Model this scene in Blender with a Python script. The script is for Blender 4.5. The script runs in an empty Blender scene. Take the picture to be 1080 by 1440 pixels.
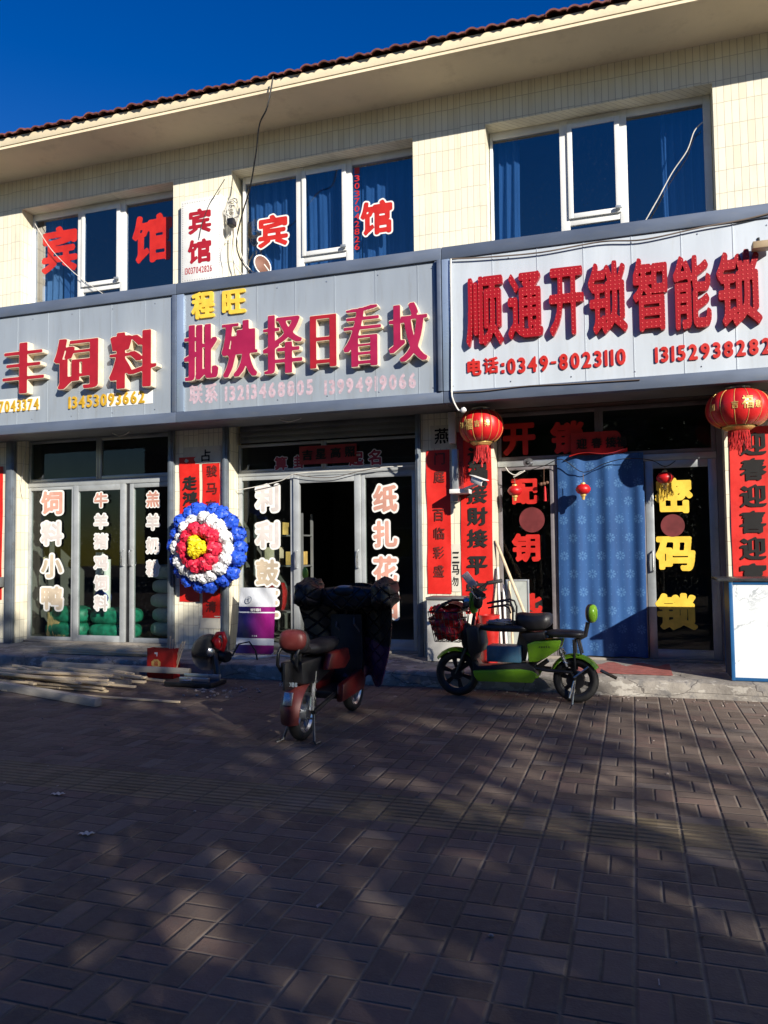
import bpy, bmesh, math, random
import numpy as np
from mathutils import Vector, Matrix
random.seed(7)
SC = bpy.context.scene
COL = SC.collection
PI = math.pi
R = math.radians

# ---------------------------------------------------------------- camera
H = 1.4
AX = np.array([0.95116696, -0.02619981, -0.30756297])      # facade direction in camera space (x right, y down, z ahead)
AY = np.array([0.3084693, 0.0441446, 0.95020942])          # into the building
AU = np.array([-0.01131806, -0.99868154, 0.05007072])      # up
MW = np.stack([AX, AY, AU])
cam = bpy.data.cameras.new("camera")
cam.sensor_fit = 'VERTICAL'; cam.sensor_height = 36; cam.sensor_width = 27; cam.lens = 27.0
cam.clip_start = 0.05; cam.clip_end = 800
camo = bpy.data.objects.new("camera", cam); COL.objects.link(camo)
_r = MW @ np.array([1., 0, 0]); _u = MW @ np.array([0, -1., 0]); _b = MW @ np.array([0, 0, -1.])
camo.matrix_world = Matrix(((_r[0], _u[0], _b[0], 0), (_r[1], _u[1], _b[1], 0), (_r[2], _u[2], _b[2], H), (0, 0, 0, 1)))
SC.camera = camo

# ---------------------------------------------------------------- light
SUN = Vector((1.15, -1.0, 0.655)).normalized()             # towards the sun
world = bpy.data.worlds.new("World"); SC.world = world; world.use_nodes = True
wn = world.node_tree.nodes; wl = world.node_tree.links
sky = wn.new('ShaderNodeTexSky'); sky.sky_type = 'NISHITA'; sky.sun_disc = False
sky.sun_elevation = math.asin(SUN.z); sky.sun_rotation = math.atan2(SUN.x, SUN.y)
sky.altitude = 200; sky.air_density = 1.35; sky.dust_density = 0.0; sky.ozone_density = 3.6
hs = wn.new('ShaderNodeHueSaturation'); hs.inputs['Saturation'].default_value = 1.45; hs.inputs['Hue'].default_value = .527
wl.new(sky.outputs[0], hs.inputs['Color']); wl.new(hs.outputs[0], wn['Background'].inputs[0]); wn['Background'].inputs[1].default_value = 0.070
sl = bpy.data.lights.new("sun", 'SUN'); sl.energy = 5.0; sl.angle = R(0.55); sl.color = (1.0, 0.94, 0.83)
so = bpy.data.objects.new("sun", sl); COL.objects.link(so)
so.rotation_euler = (-SUN).to_track_quat('-Z', 'Y').to_euler(); so.location = (20, -20, 20)
SC.view_settings.view_transform = 'Standard'; SC.view_settings.look = 'None'
SC.view_settings.exposure = 0.62; SC.view_settings.gamma = 1.0
SC.cycles.max_bounces = 8; SC.cycles.transparent_max_bounces = 16

# ---------------------------------------------------------------- measuring
def W(px, py, Y):
    d = MW @ np.array([px - 540., py - 720., 1080.]); t = Y / d[1]
    return Vector((d[0] * t, Y, d[2] * t + H))
def G(px, py, z=0.0):
    d = MW @ np.array([px - 540., py - 720., 1080.]); t = (z - H) / d[2]
    return Vector((d[0] * t, d[1] * t, z))

# ---------------------------------------------------------------- materials
MATS = {}
def newmat(name):
    m = bpy.data.materials.new(name); m.use_nodes = True
    return m, m.node_tree.nodes, m.node_tree.links, m.node_tree.nodes['Principled BSDF']
class NT:
    """small node helper"""
    def __init__(s, m): s.n = m.node_tree.nodes; s.l = m.node_tree.links
    def put(s, sock, v):
        if isinstance(v, bpy.types.NodeSocket): s.l.new(v, sock)
        elif isinstance(v, (tuple, list)) and len(v) == 3 and sock.type == 'RGBA': sock.default_value = (*v, 1)
        else: sock.default_value = v
    def math(s, op, a, b=0.0, c=None, clamp=False):
        n = s.n.new('ShaderNodeMath'); n.operation = op; n.use_clamp = clamp
        s.put(n.inputs[0], a); s.put(n.inputs[1], b)
        if c is not None: s.put(n.inputs[2], c)
        return n.outputs[0]
    def mix(s, f, a, b):
        n = s.n.new('ShaderNodeMix'); n.data_type = 'RGBA'
        s.put(n.inputs[0], f); s.put(n.inputs[6], a); s.put(n.inputs[7], b); return n.outputs[2]
    def coord(s, w='Object'):
        return s.n.new('ShaderNodeTexCoord').outputs[w]
    def sep(s, v):
        n = s.n.new('ShaderNodeSeparateXYZ'); s.put(n.inputs[0], v); return n.outputs
    def comb(s, x, y, z):
        n = s.n.new('ShaderNodeCombineXYZ')
        for i, v in enumerate((x, y, z)): s.put(n.inputs[i], v)
        return n.outputs[0]
    def noise(s, v, scale, detail=4, rough=.55):
        n = s.n.new('ShaderNodeTexNoise'); s.put(n.inputs['Vector'], v); n.inputs['Scale'].default_value = scale
        n.inputs['Detail'].default_value = detail; n.inputs['Roughness'].default_value = rough; return n.outputs[0]
    def ramp(s, f, a, b, c0=0.0, c1=1.0):
        n = s.n.new('ShaderNodeMapRange'); n.interpolation_type = 'SMOOTHSTEP'
        s.put(n.inputs[0], f)
        for i, v in ((1, a), (2, b), (3, c0), (4, c1)): s.put(n.inputs[i], v)
        return n.outputs[0]
    def scale(s, v, k):
        n = s.n.new('ShaderNodeMapping'); s.put(n.inputs[0], v); n.inputs[3].default_value = k; return n.outputs[0]
    def bump(s, h, strength=.3, dist=.01):
        n = s.n.new('ShaderNodeBump'); s.put(n.inputs['Height'], h); n.inputs['Strength'].default_value = strength
        n.inputs['Distance'].default_value = dist; return n.outputs[0]
    def white(s, v):
        n = s.n.new('ShaderNodeTexWhiteNoise'); s.put(n.inputs[0], v); return n.outputs

def mat(name, col, rough=.6, metal=0., var=.18, scale=5., bump=0., bscale=60., dirt=0., dcol=(.12, .10, .08), stretch=None, sss=0.):
    if name in MATS: return MATS[name]
    m, n, l, b = newmat(name); t = NT(m)
    v = t.coord()
    if stretch: v = t.scale(v, stretch)
    f = t.noise(v, scale, 5)
    lo = tuple(c * (1 - var) for c in col); hi = tuple(min(1, c * (1 + var)) for c in col)
    c = t.mix(t.ramp(f, .3, .7), lo, hi)
    if dirt > 0:
        f2 = t.noise(v, scale * 2.3 + 1.7, 7, .65)
        c = t.mix(t.math('MULTIPLY', t.ramp(f2, .5, .72), dirt), c, dcol)
    t.put(b.inputs['Base Color'], c)
    b.inputs['Metallic'].default_value = metal
    t.put(b.inputs['Roughness'], t.ramp(f, .2, .8, max(.02, rough - .07), min(1, rough + .07)))
    if bump > 0:
        t.put(b.inputs['Normal'], t.bump(t.noise(v, bscale, 4), bump, .01))
    MATS[name] = m
    return m

def glass(name, tint, haze=0.0, ior=1.5, gtint=(.9, .95, 1)):
    m = bpy.data.materials.new(name); m.use_nodes = True; n = m.node_tree.nodes; l = m.node_tree.links
    n.remove(n['Principled BSDF']); out = n['Material Output']
    tr = n.new('ShaderNodeBsdfTransparent'); tr.inputs[0].default_value = (*tint, 1)
    gl = n.new('ShaderNodeBsdfGlossy'); gl.inputs[0].default_value = (*gtint, 1); gl.inputs['Roughness'].default_value = .015
    t = NT(m)
    fr_ = n.new('ShaderNodeFresnel'); fr_.inputs[0].default_value = ior; ge = n.new('ShaderNodeNewGeometry')
    fac = t.math('MULTIPLY', fr_.outputs[0], t.math('SUBTRACT', 1.0, ge.outputs['Backfacing']))
    wv = t.noise(t.coord(), 1.3, 2); t.put(gl.inputs['Normal'], t.bump(wv, .04, .02))
    mx = n.new('ShaderNodeMixShader'); l.new(fac, mx.inputs[0]); l.new(tr.outputs[0], mx.inputs[1]); l.new(gl.outputs[0], mx.inputs[2])
    df = n.new('ShaderNodeBsdfDiffuse'); df.inputs[0].default_value = (.5, .48, .45, 1)
    dust = t.math('MULTIPLY', t.ramp(t.noise(t.coord(), 38, 8, .72), .56, .74), haze)
    mx2 = n.new('ShaderNodeMixShader'); l.new(dust, mx2.inputs[0]); l.new(mx.outputs[0], mx2.inputs[1]); l.new(df.outputs[0], mx2.inputs[2])
    l.new(mx2.outputs[0], out.inputs[0]); MATS[name] = m; return m

def paver_mat():
    m, n, l, b = newmat('clay_pavers'); t = NT(m)
    p = t.coord(); x, y, z = t.sep(p); S = .215
    wob = t.math('MULTIPLY', t.math('SUBTRACT', t.noise(p, 1.4, 2), .5), .014)
    u = t.math('DIVIDE', t.math('ADD', x, t.math('ADD', wob, .03)), S); v = t.math('DIVIDE', t.math('ADD', y, t.math('ADD', wob, -.06)), S)
    iu = t.math('FLOOR', u); iv = t.math('FLOOR', v); fu = t.math('SUBTRACT', u, iu); fv = t.math('SUBTRACT', v, iv)
    par = t.math('FLOORED_MODULO', t.math('ADD', iu, iv), 2.0)
    # tactile band rows run along x at row index BAND0..BAND0+1
    eu = t.math('MINIMUM', fu, t.math('SUBTRACT', 1.0, fu)); ev = t.math('MINIMUM', fv, t.math('SUBTRACT', 1.0, fv))
    split = t.math('ADD', t.math('MULTIPLY', par, fu), t.math('MULTIPLY', t.math('SUBTRACT', 1.0, par), fv))
    es = t.math('ABSOLUTE', t.math('SUBTRACT', split, .5))
    band = t.math('MULTIPLY', t.math('GREATER_THAN', y, 3.84), t.math('LESS_THAN', y, 4.27))
    es = t.math('ADD', es, t.math('MULTIPLY', band, 1.0))
    d = t.math('MINIMUM', t.math('MINIMUM', t.math('MULTIPLY', eu, .8), ev), es)
    rag = t.math('MULTIPLY', t.math('SUBTRACT', t.noise(p, 45, 3), .5), .03)
    joint = t.ramp(t.math('ADD', d, rag), .014, .034, 1.0, 0.0)
    rnd = t.white(t.comb(iu, iv, t.math('GREATER_THAN', split, .5)))
    r0 = rnd[0]
    big = t.ramp(t.noise(p, .5, 4), .35, .65)
    c = t.mix(r0, (.102, .075, .060), (.195, .146, .116))
    c = t.mix(t.math('MULTIPLY', t.math('GREATER_THAN', r0, .86), .4), c, (.155, .085, .07))
    c = t.mix(t.math('MULTIPLY', big, .35), c, (.118, .092, .076))
    c = t.mix(t.math('MULTIPLY', band, .5), c, t.mix(r0, (.16, .13, .06), (.21, .17, .085)))
    st = t.ramp(t.noise(p, 2.2, 7, .68), .56, .74)
    c = t.mix(t.math('MULTIPLY', st, .65), c, (.045, .036, .031))
    c = t.mix(t.math('MULTIPLY', t.math('LESS_THAN', r0, .06), .55), c, (.23, .19, .16))
    sand = t.math('MULTIPLY', t.ramp(t.noise(p, .9, 6, .62), .54, .70), .38); c = t.mix(sand, c, (.25, .21, .17))
    dust = t.ramp(t.noise(p, 14, 6, .7), .5, .75)
    c = t.mix(t.math('MULTIPLY', dust, .3), c, (.18, .16, .14))
    c = t.mix(t.math('MULTIPLY', joint, .6), c, t.mix(t.ramp(t.noise(p, 1.1, 4), .4, .6), (.07, .06, .05), (.22, .19, .16)))
    t.put(b.inputs['Base Color'], c)
    t.put(b.inputs['Roughness'], t.ramp(t.noise(p, 25, 4), .3, .7, .72, .92))
    b.inputs['Specular IOR Level'].default_value = .25
    # grooves plus a slight tilt of every brick, ribs in the tactile band
    rib = t.math('MULTIPLY', band, t.math('MULTIPLY', t.math('SINE', t.math('MULTIPLY', fv, 2 * PI * 4)), .35))
    hgt = t.math('ADD', t.math('MULTIPLY', t.ramp(d, .0, .05), 1.0), t.math('MULTIPLY', r0, .18))
    hgt = t.math('ADD', hgt, t.math('ADD', rib, t.math('MULTIPLY', t.noise(p, 90, 4), .25)))
    t.put(b.inputs['Normal'], t.bump(hgt, .75, .012))
    return m

def tile_mat(name, c0, c1, mortar, dirt, mort_w=.0035, grime=(.16, .13, .10)):
    m, n, l, b = newmat(name); t = NT(m)
    p = t.coord('Generated'); p = t.coord('Object'); x, y, z = t.sep(p)
    cx = t.math('FLOOR', t.math('DIVIDE', x, .219))
    zz = t.math('ADD', z, t.math('MULTIPLY', t.white(t.comb(cx, 0.0, 0.0))[0], .02))
    k = n.new('ShaderNodeTexBrick'); t.put(k.inputs['Vector'], t.comb(zz, t.math('SUBTRACT', x, t.math('MULTIPLY', y, .93)), 0.0))
    k.offset = 0.0; k.inputs['Scale'].default_value = 1.0
    k.inputs['Brick Width'].default_value = .245; k.inputs['Row Height'].default_value = .073
    k.inputs['Mortar Size'].default_value = mort_w; k.inputs['Mortar Smooth'].default_value = .3; k.inputs['Bias'].default_value = 0
    k.inputs['Color1'].default_value = (*c0, 1); k.inputs['Color2'].default_value = (*c1, 1); k.inputs['Mortar'].default_value = (*mortar, 1)
    c = k.outputs[0]
    f = t.ramp(t.noise(t.scale(p, (1, 1, .35)), 3.1, 7, .65), .52, .78)
    c = t.mix(t.math('MULTIPLY', f, dirt), c, grime)
    f2 = t.ramp(t.noise(t.scale(p, (6, 6, .5)), 2.0, 5, .6), .5, .8)
    c = t.mix(t.math('MULTIPLY', f2, dirt * .6), c, tuple(q * 1.8 for q in grime))
    rs_ = t.white(t.comb(t.math('FLOOR', t.math('DIVIDE', x, .073)), t.math('FLOOR', t.math('DIVIDE', zz, .245)), 1.0))[0]
    c = t.mix(t.math('MULTIPLY', t.math('GREATER_THAN', rs_, .93), .16), c, (.50, .42, .28))
    st_ = t.math('MULTIPLY', t.ramp(t.noise(t.comb(t.math('MULTIPLY', x, 9.), 0.0, t.math('MULTIPLY', z, .35)), 1.0, 4, .6), .55, .75), .35)
    c = t.mix(st_, c, (.46, .40, .28))
    t.put(b.inputs['Base Color'], c); b.inputs['Roughness'].default_value = .35
    t.put(b.inputs['Normal'], t.bump(t.math('SUBTRACT', 1.0, k.outputs[1]), .5, .004))
    return m

# ---------------------------------------------------------------- mesh builder
class MB:
    def __init__(s): s.v = []; s.f = []; s.m = []
    def add(s, vs, fs, mi=0):
        o = len(s.v); s.v.extend(tuple(q) for q in vs)
        for f in fs: s.f.append(tuple(i + o for i in f)); s.m.append(mi)
        return s
    def box(s, x0, x1, y0, y1, z0, z1, mi=0):
        return s.add([(x0, y0, z0), (x1, y0, z0), (x1, y1, z0), (x0, y1, z0), (x0, y0, z1), (x1, y0, z1), (x1, y1, z1), (x0, y1, z1)],
                     [(0, 3, 2, 1), (4, 5, 6, 7), (0, 1, 5, 4), (1, 2, 6, 5), (2, 3, 7, 6), (3, 0, 4, 7)], mi)
    def bar(s, a, b, w, h, up=(0, 0, 1), mi=0, w2=None, h2=None):
        a = Vector(a); b = Vector(b); d = (b - a).normalized(); up = Vector(up)
        if abs(d.dot(up)) > .98: up = Vector((0, 1, 0))
        sx = d.cross(up).normalized(); uu = sx.cross(d); w2 = w if w2 is None else w2; h2 = h if h2 is None else h2
        vs = []
        for p, ww, hh in ((a, w, h), (b, w2, h2)):
            for i, j in ((-1, -1), (1, -1), (1, 1), (-1, 1)): vs.append(p + sx * (i * ww / 2) + uu * (j * hh / 2))
        return s.add(vs, [(3, 2, 1, 0), (4, 5, 6, 7), (0, 1, 5, 4), (1, 2, 6, 5), (2, 3, 7, 6), (3, 0, 4, 7)], mi)
    def tube(s, pts, r, n=8, mi=0, closed=False, caps=True):
        pts = [Vector(p) for p in pts]; N = len(pts); rs = r if isinstance(r, (list, tuple)) else [r] * N
        tg = []
        for i in range(N):
            a = pts[(i - 1) % N] if (closed or i > 0) else pts[i]; b = pts[(i + 1) % N] if (closed or i < N - 1) else pts[i]
            tg.append((b - a).normalized())
        ref = Vector((0, 0, 1)) if abs(tg[0].z) < .9 else Vector((1, 0, 0))
        nx = tg[0].cross(ref).normalized(); vs = []
        for i in range(N):
            nx = (nx - tg[i] * nx.dot(tg[i])).normalized(); ny = tg[i].cross(nx)
            for k in range(n):
                a = 2 * PI * k / n; vs.append(pts[i] + nx * (math.cos(a) * rs[i]) + ny * (math.sin(a) * rs[i]))
        fs = []
        for i in range(N if closed else N - 1):
            j = (i + 1) % N
            for k in range(n): fs.append((i * n + k, i * n + (k + 1) % n, j * n + (k + 1) % n, j * n + k))
        if caps and not closed: fs += [tuple(range(n - 1, -1, -1)), tuple((N - 1) * n + k for k in range(n))]
        return s.add(vs, fs, mi)
    def lathe(s, prof, c=(0, 0, 0), ax=(0, 0, 1), n=24, mi=0, sx=1., cap=True):
        q = Vector((0, 0, 1)).rotation_difference(Vector(ax).normalized()).to_matrix(); c = Vector(c)
        vs = [c + q @ Vector((r * math.cos(2 * PI * k / n) * sx, r * math.sin(2 * PI * k / n), z)) for r, z in prof for k in range(n)]
        fs = [(i * n + k, i * n + (k + 1) % n, (i + 1) * n + (k + 1) % n, (i + 1) * n + k) for i in range(len(prof) - 1) for k in range(n)]
        if cap: fs += [tuple(range(n - 1, -1, -1)), tuple((len(prof) - 1) * n + k for k in range(n))]
        return s.add(vs, fs, mi)
    def blob(s, c, rad, n=16, m=10, mi=0, p=1.0, rot=None):
        c = Vector(c); vs = []; fs = []
        sg = lambda v: math.copysign(abs(v) ** p, v)
        for j in range(m + 1):
            th = PI * j / m
            for k in range(n):
                a = 2 * PI * k / n
                q = Vector((sg(math.sin(th)) * sg(math.cos(a)) * rad[0], sg(math.sin(th)) * sg(math.sin(a)) * rad[1], sg(math.cos(th)) * rad[2]))
                vs.append(c + (rot @ q if rot else q))
        for j in range(m):
            for k in range(n): fs.append((j * n + k, (j + 1) * n + k, (j + 1) * n + (k + 1) % n, j * n + (k + 1) % n))
        return s.add(vs, fs, mi)
    def prism(s, poly, f, d0, d1, mi=0):
        """poly: 2-D outline, f(u, v, d) -> point"""
        n = len(poly); vs = [f(u, v, d0) for u, v in poly] + [f(u, v, d1) for u, v in poly]
        fs = [tuple(range(n - 1, -1, -1)), tuple(range(n, 2 * n))] + [(i, (i + 1) % n, n + (i + 1) % n, n + i) for i in range(n)]
        return s.add(vs, fs, mi)
    def sheet(s, fn, nu, nv, mi=0, thick=None):
        vs = [fn(i / nu, j / nv) for j in range(nv + 1) for i in range(nu + 1)]; w = nu + 1
        fs = [(j * w + i, j * w + i + 1, (j + 1) * w + i + 1, (j + 1) * w + i) for j in range(nv) for i in range(nu)]
        s.add(vs, fs, mi)
        if thick:
            t = Vector(thick); N = len(vs); o = [Vector(q) + t for q in vs]
            s.add(o, [tuple(reversed(f)) for f in fs], mi)
            b = [i for i in range(w)] + [(j + 1) * w - 1 for j in range(1, nv + 1)] + [nv * w + i for i in range(nu - 1, -1, -1)] + [j * w for j in range(nv - 1, 0, -1)]
            rim = [vs[i] for i in b] + [o[i] for i in b]; L = len(b)
            s.add(rim, [((i + 1) % L, i, L + i, L + (i + 1) % L) for i in range(L)], mi)
        return s

XF = {}            # root name -> inverse matrix (things' own frames)
def thing(name, label, cat, loc=(0, 0, 0), rotz=0., group=None):
    o = bpy.data.objects.new(name, None); COL.objects.link(o); o.empty_display_size = .1
    o.matrix_world = Matrix.Translation(Vector(loc)) @ Matrix.Rotation(rotz, 4, 'Z')
    o['label'] = label; o['category'] = cat
    if group: o['group'] = group
    XF[o.name] = o.matrix_world.inverted()
    return o
def rootof(o):
    while o.parent: o = o.parent
    return o
def mesh_of(name, mb, mats, inv=None, bev=0., smooth=38., seg=2):
    me = bpy.data.meshes.new(name); vs = mb.v
    if inv is not None: vs = [inv @ Vector(q) for q in vs]
    me.from_pydata([tuple(q) for q in vs], [], mb.f)
    mats = mats if isinstance(mats, (list, tuple)) else [mats]
    for m in mats: me.materials.append(m)
    me.polygons.foreach_set('material_index', mb.m)
    if bev > 0:
        bm = bmesh.new(); bm.from_mesh(me)
        ed = [e for e in bm.edges if len(e.link_faces) == 2 and e.calc_face_angle(0) > R(35)]
        bmesh.ops.bevel(bm, geom=ed, offset=bev, segments=seg, affect='EDGES', profile=.5, clamp_overlap=True)
        bm.to_mesh(me); bm.free()
    if smooth > 0:
        me.polygons.foreach_set('use_smooth', [True] * len(me.polygons)); me.set_sharp_from_angle(angle=R(smooth))
    me.update(); return me
def part(name, mb, mats, parent, bev=0., smooth=38., world=True, label=None):
    root = rootof(parent)
    me = mesh_of(name, mb, mats, XF.get(root.name) if world else None, bev, smooth)
    o = bpy.data.objects.new(name, me); COL.objects.link(o); o.parent = parent
    if label: o['label'] = label
    return o
def solo(name, mb, mats, label, cat, loc, group=None, bev=0., smooth=38., rotz=0., world=True):
    mw = Matrix.Translation(Vector(loc)) @ Matrix.Rotation(rotz, 4, 'Z')
    me = mesh_of(name, mb, mats, mw.inverted() if world else None, bev, smooth)
    o = bpy.data.objects.new(name, me); COL.objects.link(o); o.matrix_world = mw
    o['label'] = label; o['category'] = cat
    if group: o['group'] = group
    XF[o.name] = mw.inverted()
    return o
def struct(name, mb, mats, smooth=0., bev=0., kind='structure'):
    me = mesh_of(name, mb, mats, None, bev, smooth); o = bpy.data.objects.new(name, me); COL.objects.link(o); o['kind'] = kind; return o
def dup(o, parent=None):
    c = o.copy(); COL.objects.link(c)
    if parent: c.parent = parent
    for ch in list(o.children): dup(ch, c)
    return c

# ---------------------------------------------------------------- lettering
GN = 110; GX0, GY0, GW, GH = -.25, -.40, 1.55, 1.55
_gm = {}
def glyph_mask(ch):
    if ch in _gm: return _gm[ch]
    c = bpy.data.curves.new('glyph', 'FONT'); c.body = ch; c.resolution_u = 3
    o = bpy.data.objects.new('glyph', c); COL.objects.link(o)
    dg = bpy.context.evaluated_depsgraph_get(); me = bpy.data.meshes.new_from_object(o.evaluated_get(dg))
    me.calc_loop_triangles(); V = np.array([v.co[:2] for v in me.vertices]); T = [t.vertices[:] for t in me.loop_triangles]
    bpy.data.objects.remove(o); bpy.data.meshes.remove(me); bpy.data.curves.remove(c)
    w, h = int(GW * GN), int(GH * GN); M = np.zeros((h, w), bool)
    P = (V - np.array([GX0, GY0])) * GN - .5
    for t in T:
        a, b, d = P[t[0]], P[t[1]], P[t[2]]
        x0, x1 = int(max(0, min(a[0], b[0], d[0]))), int(min(w - 1, math.ceil(max(a[0], b[0], d[0]))))
        y0, y1 = int(max(0, min(a[1], b[1], d[1]))), int(min(h - 1, math.ceil(max(a[1], b[1], d[1]))))
        if x1 < x0 or y1 < y0: continue
        X, Y = np.meshgrid(np.arange(x0, x1 + 1), np.arange(y0, y1 + 1))
        e = lambda p, q: (q[0] - p[0]) * (Y - p[1]) - (q[1] - p[1]) * (X - p[0])
        e0, e1, e2 = e(a, b), e(b, d), e(d, a)
        M[y0:y1 + 1, x0:x1 + 1] |= ((e0 >= -.3) & (e1 >= -.3) & (e2 >= -.3)) | ((e0 <= .3) & (e1 <= .3) & (e2 <= .3))
    _gm[ch] = M; return M
def dilate(M, rx, ry, ang=0.):
    if ry < 0:                                              # thin the horizontal strokes first
        k = int(round(-ry)); E = M.copy()
        for j in range(1, k + 1): E = (E & np.roll(M, j, 0)) if j % 2 else (E & np.roll(M, -(j // 2), 0))
        M = E; ry = .5
    if rx < .3 and ry < .3: return M
    out = M.copy(); ca, sa = math.cos(ang), math.sin(ang); k = int(math.ceil(max(rx, ry)))
    for j in range(-k, k + 1):
        for i in range(-k, k + 1):
            u = (i * ca + j * sa) / max(rx, .5); v = (-i * sa + j * ca) / max(ry, .5)
            if (i or j) and u * u + v * v <= 1.0:
                out |= np.roll(np.roll(M, j, 0), i, 1)
    return out
def contours(M):
    A = M.astype(float)
    for _ in range(2):
        A = (np.roll(A, 1, 0) + 2 * A + np.roll(A, -1, 0)) / 4; A = (np.roll(A, 1, 1) + 2 * A + np.roll(A, -1, 1)) / 4
    A[0] = A[-1] = 0; A[:, 0] = A[:, -1] = 0
    B = (A > .5).astype(int); code = B[:-1, :-1] + 2 * B[:-1, 1:] + 4 * B[1:, 1:] + 8 * B[1:, :-1]
    TAB = {1: [(3, 0)], 2: [(0, 1)], 3: [(3, 1)], 4: [(1, 2)], 5: [(3, 2), (1, 0)], 6: [(0, 2)], 7: [(3, 2)], 8: [(2, 3)], 9: [(2, 0)], 10: [(0, 3), (2, 1)], 11: [(2, 1)], 12: [(1, 3)], 13: [(1, 0)], 14: [(0, 3)]}
    nxt = {}
    def eid(j, i, e): return ((j, i, 0), (j, i + 1, 1), (j + 1, i, 0), (j, i, 1))[e]
    js, is_ = np.nonzero((code > 0) & (code < 15))
    for j, i in zip(js.tolist(), is_.tolist()):
        for a, b in TAB[int(code[j, i])]: nxt[eid(j, i, a)] = eid(j, i, b)
    def pos(k):
        j, i, o = k; a = A[j, i]; b = A[j, i + 1] if o == 0 else A[j + 1, i]; t = (.5 - a) / (b - a) if abs(b - a) > 1e-9 else .5
        return (i + t, j) if o == 0 else (i, j + t)
    loops = []
    while nxt:
        s0, k = nxt.popitem(); L = [s0]
        while k != s0 and k in nxt: L.append(k); k = nxt.pop(k)
        if len(L) > 7: loops.append([pos(q) for q in L])
    return loops
def simplify(L, tol):
    n = len(L); P = np.array(L)
    def rdp(a, b):
        if b - a < 2: return []
        p, q = P[a], P[b % n]; d = q - p; ln = math.hypot(*d) or 1e-9
        seg = P[a + 1:b]; dist = np.abs(d[0] * (seg[:, 1] - p[1]) - d[1] * (seg[:, 0] - p[0])) / ln if ln > 1e-6 else np.hypot(*(seg - p).T)
        k = int(dist.argmax())
        if dist[k] < tol: return []
        k += a + 1; return rdp(a, k) + [k] + rdp(k, b)
    h = n // 2; idx = [0] + rdp(0, h) + [h] + rdp(h, n)
    return [L[i] for i in idx]
_gl = {}
def glyph_loops(ch, rx, ry, ang, tol=.35):
    k = (ch, rx, ry, ang)
    if k in _gl: return _gl[k]
    LL = [simplify(L, tol) for L in contours(dilate(glyph_mask(ch), rx, ry, ang))]
    LL = [L for L in LL if len(L) > 3]
    _gl[k] = LL; return LL
STY = {'reg': (1, 1, 0), 'bold': (4, 4, 0), 'heavy': (5.5, 5.5, 0), 'song': (6.0, -1.7, 0), 'led': (3.2, 3.2, 0), 'fat': (7, 7, 0), 'brush': (6.6, 1.8, R(35)), 'hand': (3.4, 1.2, R(40)), 'num': (3, 3, 0), 'numb': (5.5, 5.5, 0)}
def glyph_mesh(ch, style, grow, box, yf, depth, fm, ref=None):
    """box: (x0, x1, z0, z1) in world metres for the un-grown glyph; returns an MB with the front at y=yf"""
    rx, ry, an = STY[style]
    base = glyph_loops(ch, rx, ry, an)
    xs = [p[0] for L in base for p in L]; ys = [p[1] for L in base for p in L]
    bx0, bx1, by0, by1 = min(xs), max(xs), min(ys), max(ys)
    if ref: by0, by1 = ref
    L2 = base if not grow else (glyph_loops(ch, rx + grow, ry + grow, an) if ry > 0 else glyph_loops(ch, rx + grow, .8, an))
    sx = (box[1] - box[0]) / max(1e-6, bx1 - bx0); sz = (box[3] - box[2]) / max(1e-6, by1 - by0)
    c = bpy.data.curves.new('letter', 'CURVE'); c.dimensions = '2D'; c.fill_mode = 'BOTH'; c.extrude = depth / 2
    for L in L2:
        s = c.splines.new('POLY'); s.points.add(len(L) - 1); s.use_cyclic_u = True
        s.points.foreach_set('co', [q for p in L for q in (box[0] + (p[0] - bx0) * sx, box[2] + (p[1] - by0) * sz, 0, 1)])
    o = bpy.data.objects.new('letter', c); COL.objects.link(o)
    dg = bpy.context.evaluated_depsgraph_get(); me = bpy.data.meshes.new_from_object(o.evaluated_get(dg))
    V = [(v.co.x, yf + depth / 2 - v.co.z, v.co.y) for v in me.vertices]
    F = [tuple(p.vertices) for p in me.polygons]
    fr = [all(V[i][1] < yf + depth * .25 for i in f) for f in F]
    bpy.data.objects.remove(o); bpy.data.meshes.remove(me); bpy.data.curves.remove(c)
    m = MB(); m.v = V; m.f = F; m.m = [fm if q else (0 if isinstance(fm, int) and fm == 0 else 0) for q in fr]
    return m
def letter(parent, ch, pxbox, Y, mats, depth=.003, style='bold', outline=0, omat=None, name='character', body=None, world=True, wbox=None):
    if wbox is None:
        x0, y0, x1, y1 = pxbox; mx, my = (x0 + x1) / 2, (y0 + y1) / 2
        wbox = (W(x0, my, Y).x, W(x1, my, Y).x, W(mx, y1, Y).z, W(mx, y0, Y).z)
    mb = MB(); M = []
    if body is not None:                       # deep channel letter: cream box sides, coloured face a little proud, pale rim between
        g = glyph_mesh(ch, style, outline, wbox, Y, depth, 0); mb.add(g.v, g.f, 0)
        f = glyph_mesh(ch, style, 0, wbox, Y - .004, .0038, 0); mb.add(f.v, f.f, 1); M = [body, mats]
    elif outline:
        g = glyph_mesh(ch, style, outline, wbox, Y, depth, 0); mb.add(g.v, g.f, 0)
        f = glyph_mesh(ch, style, 0, wbox, Y - .003, .0027, 0); mb.add(f.v, f.f, 1); M = [omat, mats]
    else:
        g = glyph_mesh(ch, style, 0, wbox, Y, depth, 0); mb.add(g.v, g.f, 0); M = [mats]
    return part(name, mb, M, parent, smooth=0, world=world)
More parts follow.
